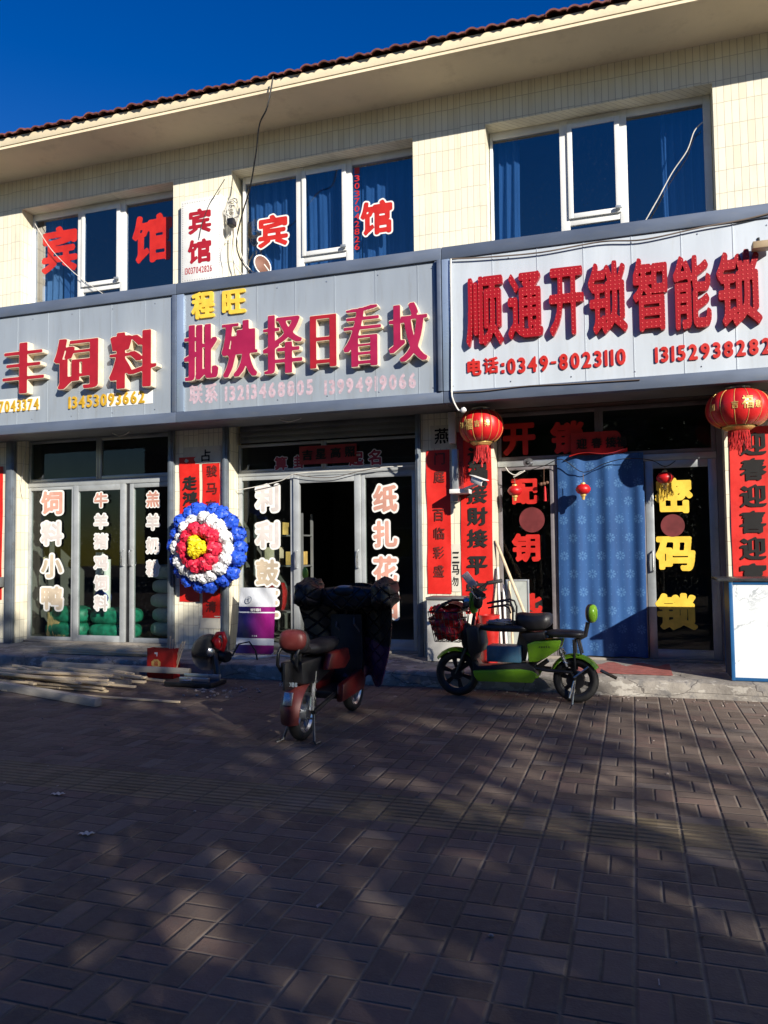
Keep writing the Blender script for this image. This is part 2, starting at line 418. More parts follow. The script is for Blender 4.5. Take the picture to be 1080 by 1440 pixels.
def string(parent, s, L, Rr, hpx, Y, mats, depth=.003, style='num', name='digit', gap=.16, outline=0, omat=None, vertical=False, world=True):
    """one part per glyph; L and Rr are the left and right middle of the line in photo pixels, hpx its height there"""
    a = W(*L, Y); b = W(*Rr, Y); h = (W(L[0], L[1] - hpx / 2, Y) - W(L[0], L[1] + hpx / 2, Y)).length
    zc = (a.z + b.z) / 2; rx, ry, an = STY[style]; ws = []; ref = None
    for ch in s:
        if ch == ' ': ws.append(.35); continue
        LL = glyph_loops(ch, rx, ry, an); xs = [p[0] for l in LL for p in l]; ws.append((max(xs) - min(xs)) / GN)
    LL = glyph_loops('0', rx, ry, an); ys = [p[1] for l in LL for p in l]; ref = (min(ys), max(ys))
    tot = sum(ws) + gap * (len(s) - 1); k = (b.x - a.x) / tot; x = a.x
    for ch, w in zip(s, ws):
        if ch != ' ':
            letter(parent, ch, None, Y, mats, depth, style, outline, omat, name, wbox=(x, x + w * k, zc - h / 2, zc + h / 2), world=world) if ch not in '-:' else \
                part('punctuation', (lambda m: m.box(x, x + w * k, Y, Y + depth, zc - h * .06, zc + h * .08) if ch == '-' else
                     m.box(x, x + w * k, Y, Y + depth, zc - h * .4, zc - h * .2).box(x, x + w * k, Y, Y + depth, zc + h * .05, zc + h * .25))(MB()), mats, parent, smooth=0, world=world)
        x += (w + gap) * k

# ---------------------------------------------------------------- planes of the place (metres from the camera along the street's depth)
YS, YW, YG, YE, YSTEP = 8.02, 8.66, 8.90, 7.90, 7.70        # sign face, wall face, glass, eave edge, step edge
STEP, FLOOR = .16, .20

# ---------------------------------------------------------------- colours
M_CREAM = mat('cream_paint', (.72, .61, .42), .75, var=.07, scale=1.2, bump=.15, bscale=40, dirt=.22, dcol=(.42, .35, .24))
M_SOFFIT = mat('soffit_paint', (.80, .67, .46), .8, var=.08, scale=.9, bump=.12, bscale=25, dirt=.3, dcol=(.48, .37, .23), stretch=(1, 1, 1))
M_TILE = tile_mat('cream_tiles', (.77, .715, .55), (.83, .78, .62), (.46, .415, .32), .26)
M_ROOF = mat('clay_roof_tiles', (.15, .045, .033), .7, var=.35, scale=7, bump=.3, bscale=30, dirt=.35, dcol=(.26, .16, .13))
M_FRAME = mat('dull_aluminium', (.40, .42, .43), .42, metal=.25, var=.1, scale=4, dirt=.25, dcol=(.25, .24, .22))
M_ALU = mat('white_window_frame', (.72, .72, .70), .4, var=.05, scale=3, dirt=.15, dcol=(.45, .42, .36))
M_ALUG = mat('aluminium_frame', (.42, .45, .47), .38, metal=.55, var=.1, scale=4, dirt=.15)
M_ALUD = mat('worn_bronze_frame', (.20, .18, .19), .45, metal=.3, var=.15, scale=5, dirt=.2)
M_RAIL = mat('painted_steel_rail', (.20, .23, .26), .45, metal=.5, var=.15, scale=5, dirt=.3, dcol=(.16, .10, .06))
M_SHUT = mat('grey_roller_shutter', (.17, .18, .18), .55, metal=.3, var=.12, scale=3, dirt=.25)
M_PANEL = mat('grey_sign_panel', (.36, .405, .45), .42, metal=.25, var=.05, scale=1.3, dirt=.4, dcol=(.29, .30, .30), stretch=(3.2, 1, .35))
M_PANELW = mat('pale_sign_panel', (.56, .61, .66), .40, metal=.15, var=.05, scale=1.1, dirt=.35, dcol=(.45, .46, .46), stretch=(3.2, 1, .35))
M_SFRAME = mat('slate_sign_frame', (.125, .155, .215), .45, metal=.3, var=.10, scale=2.5, dirt=.25, dcol=(.20, .20, .20), stretch=(.6, 1, 2))
M_POST = mat('pale_sign_post', (.34, .43, .56), .3, metal=.4, var=.06, scale=2)
M_RED = mat('red_letter_face', (.36, .012, .022), .42, var=.1, scale=6)
M_MAG = mat('magenta_letter_face', (.34, .012, .062), .42, var=.1, scale=6)
M_RIM = mat('cream_letter_side', (.76, .64, .47), .5, var=.1, scale=9, dirt=.2, dcol=(.35, .22, .12))
M_GOLD = mat('gold_letter', (.72, .42, .03), .35, metal=.25, var=.15, scale=12)
M_YEL = mat('yellow_letter', (.80, .53, .06), .45, var=.1, scale=12)
M_WHITE = mat('white_vinyl', (.78, .77, .74), .5, var=.05, scale=6, dirt=.12, dcol=(.5, .46, .4))
M_STICK = mat('red_vinyl', (.50, .018, .012), .45, var=.1, scale=7)
M_STICKD = mat('dark_red_vinyl', (.30, .02, .04), .5, var=.15, scale=7)
M_PINK = mat('faded_salmon_vinyl', (.60, .30, .23), .5, var=.18, scale=3, dirt=.3, dcol=(.60, .46, .40))
M_PALE = mat('bleached_vinyl', (.62, .56, .53), .5, var=.15, scale=4)
M_OCH = mat('ochre_bleached_vinyl', (.56, .46, .34), .5, var=.2, scale=4)
M_FADE = mat('faded_print', (.50, .37, .42), .5, var=.2, scale=22, dirt=.6, dcol=(.42, .44, .47))
M_PAPER = mat('red_paper', (.60, .014, .008), .55, var=.10, scale=5, bump=.35, bscale=7, dirt=.06, dcol=(.70, .12, .05))
M_PAPERD = mat('dull_red_paper', (.30, .014, .012), .6, var=.2, scale=5, bump=.2, bscale=9)
M_INK = mat('black_ink', (.008, .007, .007), .85, var=.2, scale=9)
M_INKW = mat('brown_ink', (.11, .012, .008), .6, var=.2, scale=9)
M_NOTICE = mat('white_notice_paper', (.62, .58, .48), .8, var=.1, scale=4, dirt=.25, dcol=(.4, .35, .27))
M_BLACK = mat('black_plastic', (.014, .014, .016), .42, var=.25, scale=8, bump=.05)
M_RUB = mat('black_rubber', (.018, .017, .017), .75, var=.3, scale=14, bump=.2, bscale=80)
M_CHROME = mat('steel', (.52, .53, .55), .3, metal=.9, var=.1, scale=9)
M_CONC = mat('worn_concrete', (.30, .265, .22), .88, var=.18, scale=3, bump=.5, bscale=22, dirt=.55, dcol=(.13, .115, .10))
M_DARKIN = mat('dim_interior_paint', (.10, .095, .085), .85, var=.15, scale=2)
M_TERR = mat('dark_interior_floor', (.10, .09, .08), .6, var=.2, scale=3)
M_CABLE = mat('black_cable', (.012, .012, .013), .5, var=.1)
M_CABLEW = mat('white_cable', (.62, .60, .55), .5, var=.1, dirt=.3)
M_CABLEB = mat('brown_cable', (.13, .10, .08), .6, var=.1)
G_CLEAR = glass('shop_glass', (.85, .9, .88), .06)
G_UP = glass('blue_window_film', (.55, .65, .76), .03, 2.6, (.95, .93, .88))
M_WOOD = mat('pale_pine', (.62, .50, .33), .7, var=.2, scale=3, bump=.15, bscale=30, dirt=.25, dcol=(.36, .25, .14), stretch=(.4, 4, 4))

# ---------------------------------------------------------------- ground
mb = MB()
def gfn(u, v):
    x, y = -60 + 120 * u, -70 + 160 * v
    return (x, y, 0.0)
mb.sheet(gfn, 12, 16)
struct('ground', mb, paver_mat())
# raised concrete step along the shops: uneven worn edge, joints
mb = MB(); rs = random.Random(3)
NX = 300; prof = None; rows = []
for i in range(NX + 1):
    x = -13.5 + 19.2 * i / NX
    j = lambda a: rs.uniform(-a, a)
    wob = .012 * math.sin(x * 3.1) + .008 * math.sin(x * 11.7)
    e = -abs(rs.gauss(0, .006)) - (.02 if rs.random() < .06 else 0)
    rows.append([(x, YSTEP + wob - .012 + j(.006), -.02), (x, YSTEP + wob + j(.004), .06), (x, YSTEP + wob + j(.004) + .004, STEP - .022 + j(.004)), (x, YSTEP + wob + .02 + j(.005), STEP - .004 + e), (x, YSTEP + .12, STEP + j(.002)), (x, 8.30, STEP + .004 + j(.0015)), (x, 8.95, STEP + .016)])
vs = [p for r in rows for p in r]; K = len(rows[0])
mb.add(vs, [(i * K + k, (i + 1) * K + k, (i + 1) * K + k + 1, i * K + k + 1) for i in range(NX) for k in range(K - 1)])
def step_mat():
    m, n, l, b = newmat('worn_step'); t = NT(m); p = t.coord(); x, y, z = t.sep(p)
    f = t.noise(p, 2.2, 7, .62); c = t.mix(t.ramp(f, .3, .7), (.185, .165, .145), (.33, .30, .26))
    sp = t.ramp(t.noise(p, 9, 6, .7), .52, .66); c = t.mix(t.math('MULTIPLY', sp, .7), c, (.13, .125, .125))
    ef = t.ramp(t.noise(t.scale(p, (1, 1, 2)), 5.5, 5, .6), .54, .60); c = t.mix(t.math('MULTIPLY', ef, .7), c, (.46, .43, .38))
    cr = n.new('ShaderNodeTexVoronoi'); cr.feature = 'DISTANCE_TO_EDGE'; cr.inputs['Scale'].default_value = 1.6
    t.put(cr.inputs['Vector'], t.comb(t.math('ADD', x, t.math('MULTIPLY', t.noise(p, 4, 4), .5)), y, t.math('MULTIPLY', z, 3.)))
    ck = t.ramp(cr.outputs[0], .004, .014, 1, 0); c = t.mix(t.math('MULTIPLY', ck, .7), c, (.07, .06, .055))
    t.put(b.inputs['Base Color'], c); b.inputs['Roughness'].default_value = .9
    t.put(b.inputs['Normal'], t.bump(t.math('ADD', t.noise(p, 28, 6, .65), t.math('MULTIPLY', ck, -.8)), .6, .012)); return m
struct('pavement_step', mb, step_mat(), smooth=50)

# ---------------------------------------------------------------- building
bld = thing('shop_building', 'two storey cream tiled building with three shops below a tiled eave', 'building', (-4, YW, 0))
WX0, WX1, WT = -13.0, 5.4, 6.80
WZ0, WZ1 = 4.45, 6.34
wins = [(-8.20, -5.70), (-4.83, -2.39), (-1.51, .93)]
bays = [(-8.23, -5.66), (-4.86, -2.40), (-1.48, .93)]
BT = 3.25
open_ = [(a, b, WZ0, WZ1) for a, b in wins] + [(a, b, 0, BT) for a, b in bays] + [(-12.2, -9.5, WZ0, WZ1), (1.9, 4.4, WZ0, WZ1)]
def wall_openings(ops, x0, x1, z0, z1, yf, th):
    mb = MB(); xs = sorted({x0, x1, *[o[0] for o in ops], *[o[1] for o in ops]}); zs = sorted({z0, z1, *[o[2] for o in ops], *[o[3] for o in ops]})
    solid = lambda i, j: 0 <= i < len(xs) - 1 and 0 <= j < len(zs) - 1 and not any(o[0] <= (xs[i] + xs[i + 1]) / 2 <= o[1] and o[2] <= (zs[j] + zs[j + 1]) / 2 <= o[3] for o in ops)
    for i in range(len(xs) - 1):
        for j in range(len(zs) - 1):
            if not solid(i, j): continue
            a, b, c, d = xs[i], xs[i + 1], zs[j], zs[j + 1]; y0, y1 = yf, yf + th
            mb.add([(a, y0, c), (b, y0, c), (b, y0, d), (a, y0, d)], [(0, 1, 2, 3)]); mb.add([(a, y1, c), (a, y1, d), (b, y1, d), (b, y1, c)], [(0, 1, 2, 3)])
            if not solid(i - 1, j): mb.add([(a, y0, c), (a, y0, d), (a, y1, d), (a, y1, c)], [(0, 1, 2, 3)])
            if not solid(i + 1, j): mb.add([(b, y0, c), (b, y1, c), (b, y1, d), (b, y0, d)], [(0, 1, 2, 3)])
            if not solid(i, j - 1): mb.add([(a, y0, c), (a, y1, c), (b, y1, c), (b, y0, c)], [(0, 1, 2, 3)])
            if not solid(i, j + 1): mb.add([(a, y0, d), (b, y0, d), (b, y1, d), (a, y1, d)], [(0, 1, 2, 3)])
    return mb
part('wall', wall_openings(open_, WX0, WX1, 0, WT, YW, .30), M_TILE, bld, smooth=0)
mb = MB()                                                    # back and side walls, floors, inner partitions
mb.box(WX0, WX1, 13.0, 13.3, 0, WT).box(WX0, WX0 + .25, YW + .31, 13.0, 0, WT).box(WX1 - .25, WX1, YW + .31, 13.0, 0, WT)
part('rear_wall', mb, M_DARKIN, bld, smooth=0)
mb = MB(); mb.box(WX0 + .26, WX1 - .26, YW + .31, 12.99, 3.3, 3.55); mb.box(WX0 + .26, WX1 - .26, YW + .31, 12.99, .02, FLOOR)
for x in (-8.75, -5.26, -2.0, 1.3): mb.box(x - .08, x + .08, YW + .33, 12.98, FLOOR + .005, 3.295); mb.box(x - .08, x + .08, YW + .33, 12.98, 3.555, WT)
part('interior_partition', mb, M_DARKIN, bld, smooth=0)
mb = MB(); mb.box(WX0 - .4, WX1 + .4, YE, 13.6, 6.78 + .03, 6.915)
part('fascia', mb, M_CREAM, bld, bev=.006)
mb = MB(); mb.box(WX0 - .4, WX1 + .4, YE + .012, YW + .02, 6.775, 6.807); part('soffit', mb, M_SOFFIT, bld)
# roof: courses of interlocking clay tiles, front row overhanging the fascia
mb = MB(); PITCH = .213; rt = random.Random(5); nx = int((WX1 - WX0 + 1.0) / PITCH)
for c in range(6):
    for i in range(nx):
        x = WX0 - .5 + i * PITCH; y0 = YE - .055 + c * .30 + rt.uniform(-.012, .012); z0 = 6.93 + c * .135 + rt.uniform(-.005, .005); tl = rt.uniform(-.01, .01)
        pr = []
        for k in range(13):
            u = k / 12; w = .034 * math.sin(PI * min(1, u / .62)) ** .8 if u < .62 else .012 * math.sin(PI * (u - .62) / .38)
            pr.append((x + u * PITCH * 1.03, w + tl * u))
        vs = []; L = .36; dz = L * .45
        for (px_, w) in pr:
            vs += [(px_, y0, z0 + w), (px_, y0 + L, z0 + w + dz - .01), (px_, y0, z0 + w - .020), (px_, y0 + L, z0 + w + dz - .03)]
        fs = []
        for k in range(12):
            a = 4 * k; b = a + 4
            fs += [(a, b, b + 1, a + 1), (a + 2, a + 3, b + 3, b + 2), (a, a + 2, b + 2, b)]
        fs += [(0, 1, 3, 2), (48, 50, 51, 49)]
        mb.add(vs, fs)
yr = YE - .055 + 1.8
mb.add([(WX0 - .5, yr, 7.72), (WX1 + .5, yr, 7.72), (WX1 + .5, 10.8, 8.2), (WX0 - .5, 10.8, 8.2), (WX1 + .5, 13.7, 6.93), (WX0 - .5, 13.7, 6.93)], [(0, 1, 2, 3), (3, 2, 4, 5)])
part('roof', mb, M_ROOF, bld, smooth=50)

# upper windows: fixed lights each side, a top-hung sash between two mullions
def frame_rect(mb, x0, x1, z0, z1, y0, y1, w, wz=None, mi=0):
    wz = w if wz is None else wz
    mb.box(x0, x0 + w, y0, y1, z0, z1, mi); mb.box(x1 - w, x1, y0, y1, z0, z1, mi)
    mb.box(x0 + w + .0005, x1 - w - .0005, y0 + .001, y1 - .001, z0, z0 + wz, mi); mb.box(x0 + w + .0005, x1 - w - .0005, y0 + .001, y1 - .001, z1 - wz, z1, mi); return mb
def pane(parent, x0, x1, z0, z1, y, g): part('pane', MB().box(x0, x1, y, y + .006, z0, z1), g, parent, smooth=0)
upper = []
for (a, b), mxs in zip(wins, ((-8.22, -7.40, -7.31, -6.69, -6.60, -5.71), (-4.78, -4.01, -3.91, -3.33, -3.25, -2.40), (-1.50, -.69, -.59, -.04, .05, .85))):
    l, m0, m1, m2, m3, r_ = mxs; l = max(l, a + .003); r_ = r_ if r_ < .8 else .925; mb = MB(); y0, y1 = 8.87, 8.935
    mb.box(l, l + .035, y0, y1, WZ0 + .002, WZ1 - .002); mb.box(r_ - .035, r_, y0, y1, WZ0 + .002, WZ1 - .002) if r_ < .9 else mb.box(.85, .925, y0, y1, WZ0 + .002, WZ1 - .002)
    rx = r_ - .035 if r_ < .9 else .85
    for q0, q1 in ((l + .0355, m0), (m1, m2), (m3, rx - .0005)): mb.box(q0, q1, y0 + .001, y1 - .001, WZ1 - .085, WZ1 - .002); mb.box(q0, q1, y0 + .001, y1 - .001, WZ0 + .002, WZ0 + .06)
    mb.box(m0, m1, y0 - .004, y1, WZ0 + .002, WZ1 - .002); mb.box(m2, m3, y0 - .004, y1, WZ0 + .002, WZ1 - .002)
    mb.box(m1 + .0005, m2 - .0005, y0 + .001, y1 - .001, 5.09, 5.17)
    w = part('window', mb, M_ALU, bld, bev=.003)
    sb = frame_rect(MB(), m1 - .012, m2 + .012, 5.16, 6.27, y0 - .03, y0 - .006, .055)
    part('sash', sb, M_ALU, w, bev=.004)
    hb = MB().box(m2 - .05, m2 + .02, y0 - .075, y0 - .046, 5.19, 5.22); part('handle', hb, M_ALUG, w, bev=.003)
    for q0, q1, z0, z1 in ((l + .03, m0 + .01, WZ0 + .05, WZ1 - .08), (m3 - .01, rx + .01, WZ0 + .05, WZ1 - .08), (m1 + .02, m2 - .03, 5.20, 6.23), (m1 - .01, m2 + .01, WZ0 + .05, 5.10)):
        pane(w, q0, q1, z0, z1, 8.895 if z1 > 6.24 or z1 < 5.2 else 8.852, G_UP)
    upper.append(w)
# windows beyond the frame, plain
for a, b in ((-12.2, -9.5), (1.9, 4.4)):
    mb = frame_rect(MB(), a + .003, b - .003, WZ0 + .002, WZ1 - .002, 8.87, 8.935, .05); mb.box((a + b) / 2 - .04, (a + b) / 2 + .04, 8.872, 8.933, WZ0 + .053, WZ1 - .053)
    w = part('window', mb, M_ALU, bld, bev=.003); pane(w, a + .04, b - .04, WZ0 + .04, WZ1 - .04, 8.895, G_UP)
# lettering stuck on the upper windows
YL = 8.892
for ch, bx, w in (('宾', (59, 318, 109, 383), 0), ('馆', (186, 301, 242, 369), 0)): letter(upper[w], ch, bx, YL, M_STICK, .002, 'bold')
letter(upper[1], '宾', (363, 302, 405, 347), YL, M_STICK, .002, 'bold', 5, M_WHITE)
letter(upper[1], '馆', (507, 282, 552, 330), YL, M_STICK, .002, 'bold', 5, M_WHITE)
for i, ch in enumerate('13037042826'):
    y = 240 + i * 10.7; letter(upper[1], ch, (498.5, y - 4.3, 505.5, y + 4.3), YL, M_STICK, .002, 'reg', name='digit')

# ground floor joinery -------------------------------------------------------
def opening(name, x0, x1, z0, z1, mt, w=.05, y0=8.875, y1=8.925, g=G_CLEAR, wb=None, panes=True):
    mb = frame_rect(MB(), x0, x1, z0, z1, y0, y1, w)
    if wb: mb.box(x0 + w + .001, x1 - w - .001, y0 + .002, y1 - .002, z0 + w, z0 + wb)
    o = part(name, mb, mt, bld, bev=.003)
    if panes: pane(o, x0 + w - .01, x1 - w + .01, z0 + (wb or w) - .01, z1 - w + .01, (y0 + y1) / 2 - .003, g)
    return o
def pull(o, x, z, y0=8.875, mt=M_CHROME, h=.22):
    mb = MB(); mb.tube([(x, y0 + .002, z - h / 2), (x, y0 - .04, z - h / 2 + .01), (x, y0 - .045, z), (x, y0 - .04, z + h / 2 - .01), (x, y0 + .002, z + h / 2)], .011, 8)
    part('handle', mb, mt, o)
# shop 1
tw = []
tw.append(opening('transom_window', -8.225, -7.03, 2.43, 3.02, M_ALUG, .04)); tw.append(opening('transom_window', -7.028, -5.663, 2.43, 3.02, M_ALUG, .05))
part('door_head', MB().box(-8.225, -5.663, 8.865, 8.935, 2.355, 2.428), M_FRAME, bld, bev=.003)
fw1 = opening('shop_window', -8.225, -7.43, FLOOR, 2.353, M_FRAME, .045)
d11 = opening('door', -7.425, -6.575, FLOOR, 2.353, M_FRAME, .08, 8.855, 8.905); d12 = opening('door', -6.515, -5.70, FLOOR, 2.353, M_FRAME, .06, 8.875, 8.93)
part('jamb', MB().box(-6.573, -6.517, 8.89, 8.92, FLOOR, 2.352), M_BLACK, bld); part('jamb', MB().box(-5.698, -5.662, 8.88, 8.93, FLOOR, 2.352), M_ALUG, bld)  # first one: black strip standing in for the dark gap between the doors
pull(d11, -6.60, 1.34, 8.855); pull(d12, -6.48, 1.34)
# shop 2
tw.append(opening('transom_window', -4.855, -3.66, 2.425, 2.79, M_FRAME, .035)); tw.append(opening('transom_window', -3.658, -2.402, 2.425, 2.79, M_FRAME, .035))
part('door_head', MB().box(-4.855, -2.402, 8.865, 8.935, 2.375, 2.423), M_FRAME, bld, bev=.003)
fw2 = opening('shop_window', -4.855, -4.07, FLOOR, 2.373, M_FRAME, .05)
d21 = opening('door', -4.065, -3.165, FLOOR, 2.34, M_FRAME, .08, 8.845, 8.90, panes=False); d22 = opening('door', -3.16, -2.47, FLOOR, 2.34, M_FRAME, .045, 8.865, 8.92, wb=.13)
part('jamb', MB().box(-2.468, -2.403, 8.87, 8.93, FLOOR, 2.372), M_FRAME, bld); part('jamb', MB().box(-4.068, -2.47, 8.87, 8.92, 2.342, 2.373), M_FRAME, bld)
pull(d21, -3.20, 1.30, 8.845); pull(d21, -4.02, 1.30, 8.845)
sb = MB()
for i in range(7): z = 2.795 + i * .075; sb.box(-4.79, -2.44, 8.80, 8.815, z + .004, z + .062); sb.box(-4.79, -2.44, 8.806, 8.818, z + .062, z + .079)
part('roller_shutter', sb, M_SHUT, bld, bev=.004)
part('shutter_box', MB().box(-8.22, -5.67, 8.70, 8.93, 3.022, 3.24), M_SHUT, bld, bev=.008)
# shop 3
tw.append(opening('transom_window', -1.475, -.335, 2.42, 2.98, M_ALUD, .045)); tw.append(opening('transom_window', -.333, .87, 2.42, 2.98, M_ALUD, .045))
part('door_head', MB().box(-1.475, .87, 8.86, 8.935, 2.35, 2.418), M_ALUG, bld, bev=.003)
fw3 = opening('shop_window', -1.475, -.845, FLOOR, 2.348, M_ALUD, .04); d31 = opening('door', -.84, .135, FLOOR, 2.348, M_ALUD, .04); d32 = opening('door', .14, .87, FLOOR, 2.348, M_ALUG, .085, wb=.10)
part('jamb', MB().box(.872, .928, 8.86, 8.93, FLOOR, 2.98), M_ALUD, bld)
part('shutter_box', MB().box(-1.47, .92, 8.70, 8.93, 2.985, 3.24), mat('dark_brown_board', (.06, .04, .035), .7, var=.2), bld, bev=.008)
pull(d32, .20, 1.25)
part('threshold', MB().box(-8.22, -5.67, 8.80, 8.96, .171, .199).box(-4.85, -2.41, 8.80, 8.96, .171, .199).box(-1.47, .92, 8.80, 8.96, .171, .199), M_CONC, bld, bev=.006)
for x0, x1, y in ((-8.37, -8.235, 8.60), (-5.735, -5.655, 8.60), (-4.935, -4.865, 8.60), (-2.395, -2.335, 8.61)):
    mb = MB(); mb.box(x0, x1, y, y + .055, STEP + .01, 3.2); mb.box(x0 + .02, x1 - .02, y - .012, y - .001, STEP + .02, 3.19)
    part('shutter_rail', mb, M_RAIL, bld, bev=.004)
# shop 0 beyond the left edge
# lettering on the shop glass
YT = 8.872
def col(o, chars, cx, ys, w, h, face, style='bold', outline=8, omat=M_WHITE, Y=YT):
    for ch, y, f in zip(chars, ys, face): letter(o, ch, (cx - w / 2, y - h / 2, cx + w / 2, y + h / 2), Y, f, .0015, style, outline, omat)
col(fw1, '饲料小鸭', 73, (707, 750, 796, 841), 30, 33, (M_PINK, M_PALE, M_OCH, M_OCH))
col(d11, '牛羊猪鸡饲料', 142, (703, 733, 761, 791, 820, 848), 19, 21, (M_PINK, M_PALE, M_PALE, M_PALE, M_PALE, M_PALE), Y=8.848)
col(d12, '羔羊奶粉', 215, (702, 734, 767, 799), 18, 22, (M_PINK, M_PALE, M_PALE, M_PALE))
col(fw2, '利利鼓匠', 376, (701, 752, 805, 849), 32, 37, (M_PALE, M_PALE, M_OCH, M_OCH), 'bold')
col(d22, '纸扎花圈', 542, (701, 751, 801, 851), 34, 38, (M_PINK,) * 4, 'bold', Y=8.857)
letter(tw[2], '算', (386, 642, 404, 661), YT, M_STICKD, .0015, 'bold', 5, M_WHITE); letter(tw[2], '卦', (413, 640, 430, 659), YT, M_STICKD, .0015, 'bold', 5, M_WHITE)
letter(tw[3], '起', (491, 635, 511, 655), YT, M_STICKD, .0015, 'bold', 5, M_WHITE); letter(tw[3], '名', (518, 632, 536, 654), YT, M_STICKD, .0015, 'bold', 5, M_WHITE)
letter(tw[4], '开', (707, 595, 753, 640), YT, M_STICK, .0015, 'heavy'); letter(tw[4], '锁', (774, 592, 823, 638), YT, M_STICK, .0015, 'heavy')
for ch, bx in (('配', (719, 673, 757, 709)), ('钥', (720, 750, 760, 790)), ('匙', (727, 834, 763, 866))): letter(fw3, ch, bx, YT, M_STICK, .0015, 'heavy')
for ch, bx in (('密', (921, 671, 974, 722)), ('码', (922, 754, 978, 803)), ('锁', (922, 834, 981, 886))): letter(d32, ch, bx, YT, M_YEL, .0015, 'heavy')
for o, cxp, cyp, rp in ((fw3, 748, 731, 18), (d32, 946, 739, 17)):
    c = W(cxp, cyp, YT - .001); rad = (W(cxp + rp, cyp, YT) - c).length; mb = MB().lathe([(0, -.001), (rad, -.001), (rad, .001), (0, .001)], c, (0, -1, 0), 40, cap=False)
    part('round_sticker', mb, mat('dull_round_sticker', (.13, .014, .016), .6, var=.2, scale=8), o, smooth=0)

# ---------------------------------------------------------------- shop signs
def sign(name, label, x0, x1, pm, yf, seams):
    t = thing(name, label, 'shop sign', ((x0 + x1) / 2, YS, 2.98), 0, 'shop signs over the doors')
    mb = MB(); mb.box(x0, x1, yf, yf + .02, 3.105, 4.545)
    for s in seams: mb.box(s - .004, s + .004, yf - .004, yf - .0005, 3.106, 4.544)
    part('panel', mb, pm, t, smooth=0)
    part('top_rail', MB().box(x0 - .002 if x0 < -6 else x0, x1, YS - .02, YW - .01, 4.55, 4.685), M_SFRAME, t, bev=.005)
    part('bottom_rail', MB().box(x0, x1, YS - .025, YS + .10, 2.975, 3.10), M_SFRAME, t, bev=.005)
    part('underside', MB().box(x0, x1, YS + .102, YW - .01, 2.99, 3.0), M_SHUT, t)
    nb = MB()
    for i in range(int((x1 - x0) / .62) + 1):
        for z in (3.16, 4.48): nb.lathe([(0, 0), (.009, 0), (.007, .004), (0, .005)], (x0 + .1 + i * .62, yf - .0005, z), (0, -1, 0), 8, cap=False)
    part('rivet', nb, M_CHROME, t).__setitem__('kind', 'stuff'); return t
s1 = sign('shop_sign', 'grey panel sign with three deep red characters at the left edge', -10.6, -5.225, M_PANEL, YS + .012, [-10.1 + .49 * i for i in range(10)])
s2 = sign('shop_sign', 'grey panel sign with magenta characters and a faded phone number in the middle', -5.22, -1.905, M_PANEL, YS + .012, [-4.63 + .49 * i for i in range(6)])
s3 = sign('shop_sign', 'pale panel sign with red dotted characters and red phone numbers on the right', -1.90, 2.9, M_PANELW, YS + .004, [-1.35 + .47 * i for i in range(9)])
part('post', MB().box(-5.282, -5.223, YS - .02, YS + .08, 3.104, 4.546), M_SFRAME, s1, bev=.004)
part('post', MB().box(-5.218, -5.12, YS - .012, YS + .011, 3.104, 4.546), M_POST, s2, bev=.004)
part('post', MB().box(-1.985, -1.907, YS - .012, YS + .011, 3.104, 4.546).box(-1.95, -1.907, YS - .05, YS - .0125, 3.104, 4.546), M_SFRAME, s2, bev=.004)
part('post', MB().box(-1.898, -1.81, YS - .03, YS + .0035, 3.104, 4.546), M_POST, s3, bev=.004)
def led_mat():
    m, n, l, b = newmat('red_bulb_letter'); t = NT(m); p = t.coord(); x, y, z = t.sep(p)
    g = .042; fu = t.math('SUBTRACT', t.math('FRACT', t.math('DIVIDE', x, g)), .5); fv = t.math('SUBTRACT', t.math('FRACT', t.math('DIVIDE', z, g)), .5)
    d = t.math('SQRT', t.math('ADD', t.math('MULTIPLY', fu, fu), t.math('MULTIPLY', fv, fv))); k = t.ramp(d, .10, .20, 1, 0)
    c = t.mix(k, (.34, .005, .010), (.62, .07, .06)); t.put(b.inputs['Base Color'], c); b.inputs['Roughness'].default_value = .4
    t.put(b.inputs['Normal'], t.bump(k, .6, .012)); return m
M_LED = led_mat()
yd = YS + .012 - .10
for ch, bx in (('丰', (4, 482, 62, 553)), ('饲', (76, 475, 138, 547)), ('料', (154, 466, 220, 545))): letter(s1, ch, bx, yd, M_RED, .098, 'song', 1.6, body=M_RIM)
for ch, bx, m in (('批', (259, 456, 307, 534), M_MAG), ('殃', (312, 451, 362, 530), M_MAG), ('择', (370, 442, 425, 525), M_MAG), ('日', (436, 443, 473, 517), M_RED), ('看', (483, 430, 536, 515), M_MAG), ('坟', (547, 426, 601, 508), M_MAG)):
    letter(s2, ch, bx, yd + .02, m, .078, 'song', 1.6, body=M_RIM)
for ch, bx in (('程', (269, 410, 301, 448)), ('旺', (312, 407, 345, 441))): letter(s2, ch, bx, YS - .015, M_YEL, .025, 'bold')
for ch, bx in (('顺', (655, 388, 707, 486)), ('通', (714, 382, 763, 475)), ('开', (772, 375, 821, 471)), ('锁', (827, 367, 882, 469)), ('智', (890, 361, 939, 465)), ('能', (947, 358, 1000, 462)), ('锁', (1008, 351, 1071, 458))):
    letter(s3, ch, bx, YS - .055, M_LED, .057, 'led')
for ch, bx in (('电', (657, 504, 677, 528)), ('话', (680, 502, 701, 525))): letter(s3, ch, bx, YS - .012, M_STICK, .014, 'bold')
string(s3, ':0349-8023110', (705, 515), (880, 502), 22, YS - .012, M_STICK, .014, 'bold')
string(s3, '13152938282', (921, 498), (1085, 487), 22, YS - .012, M_STICK, .014, 'bold')
string(s1, '13453093662', (96, 566), (203, 558), 17, YS - .006, M_GOLD, .012, 'num'); string(s1, '7043374', (-2, 572), (54, 568.5), 16, YS - .006, M_GOLD, .012, 'num')
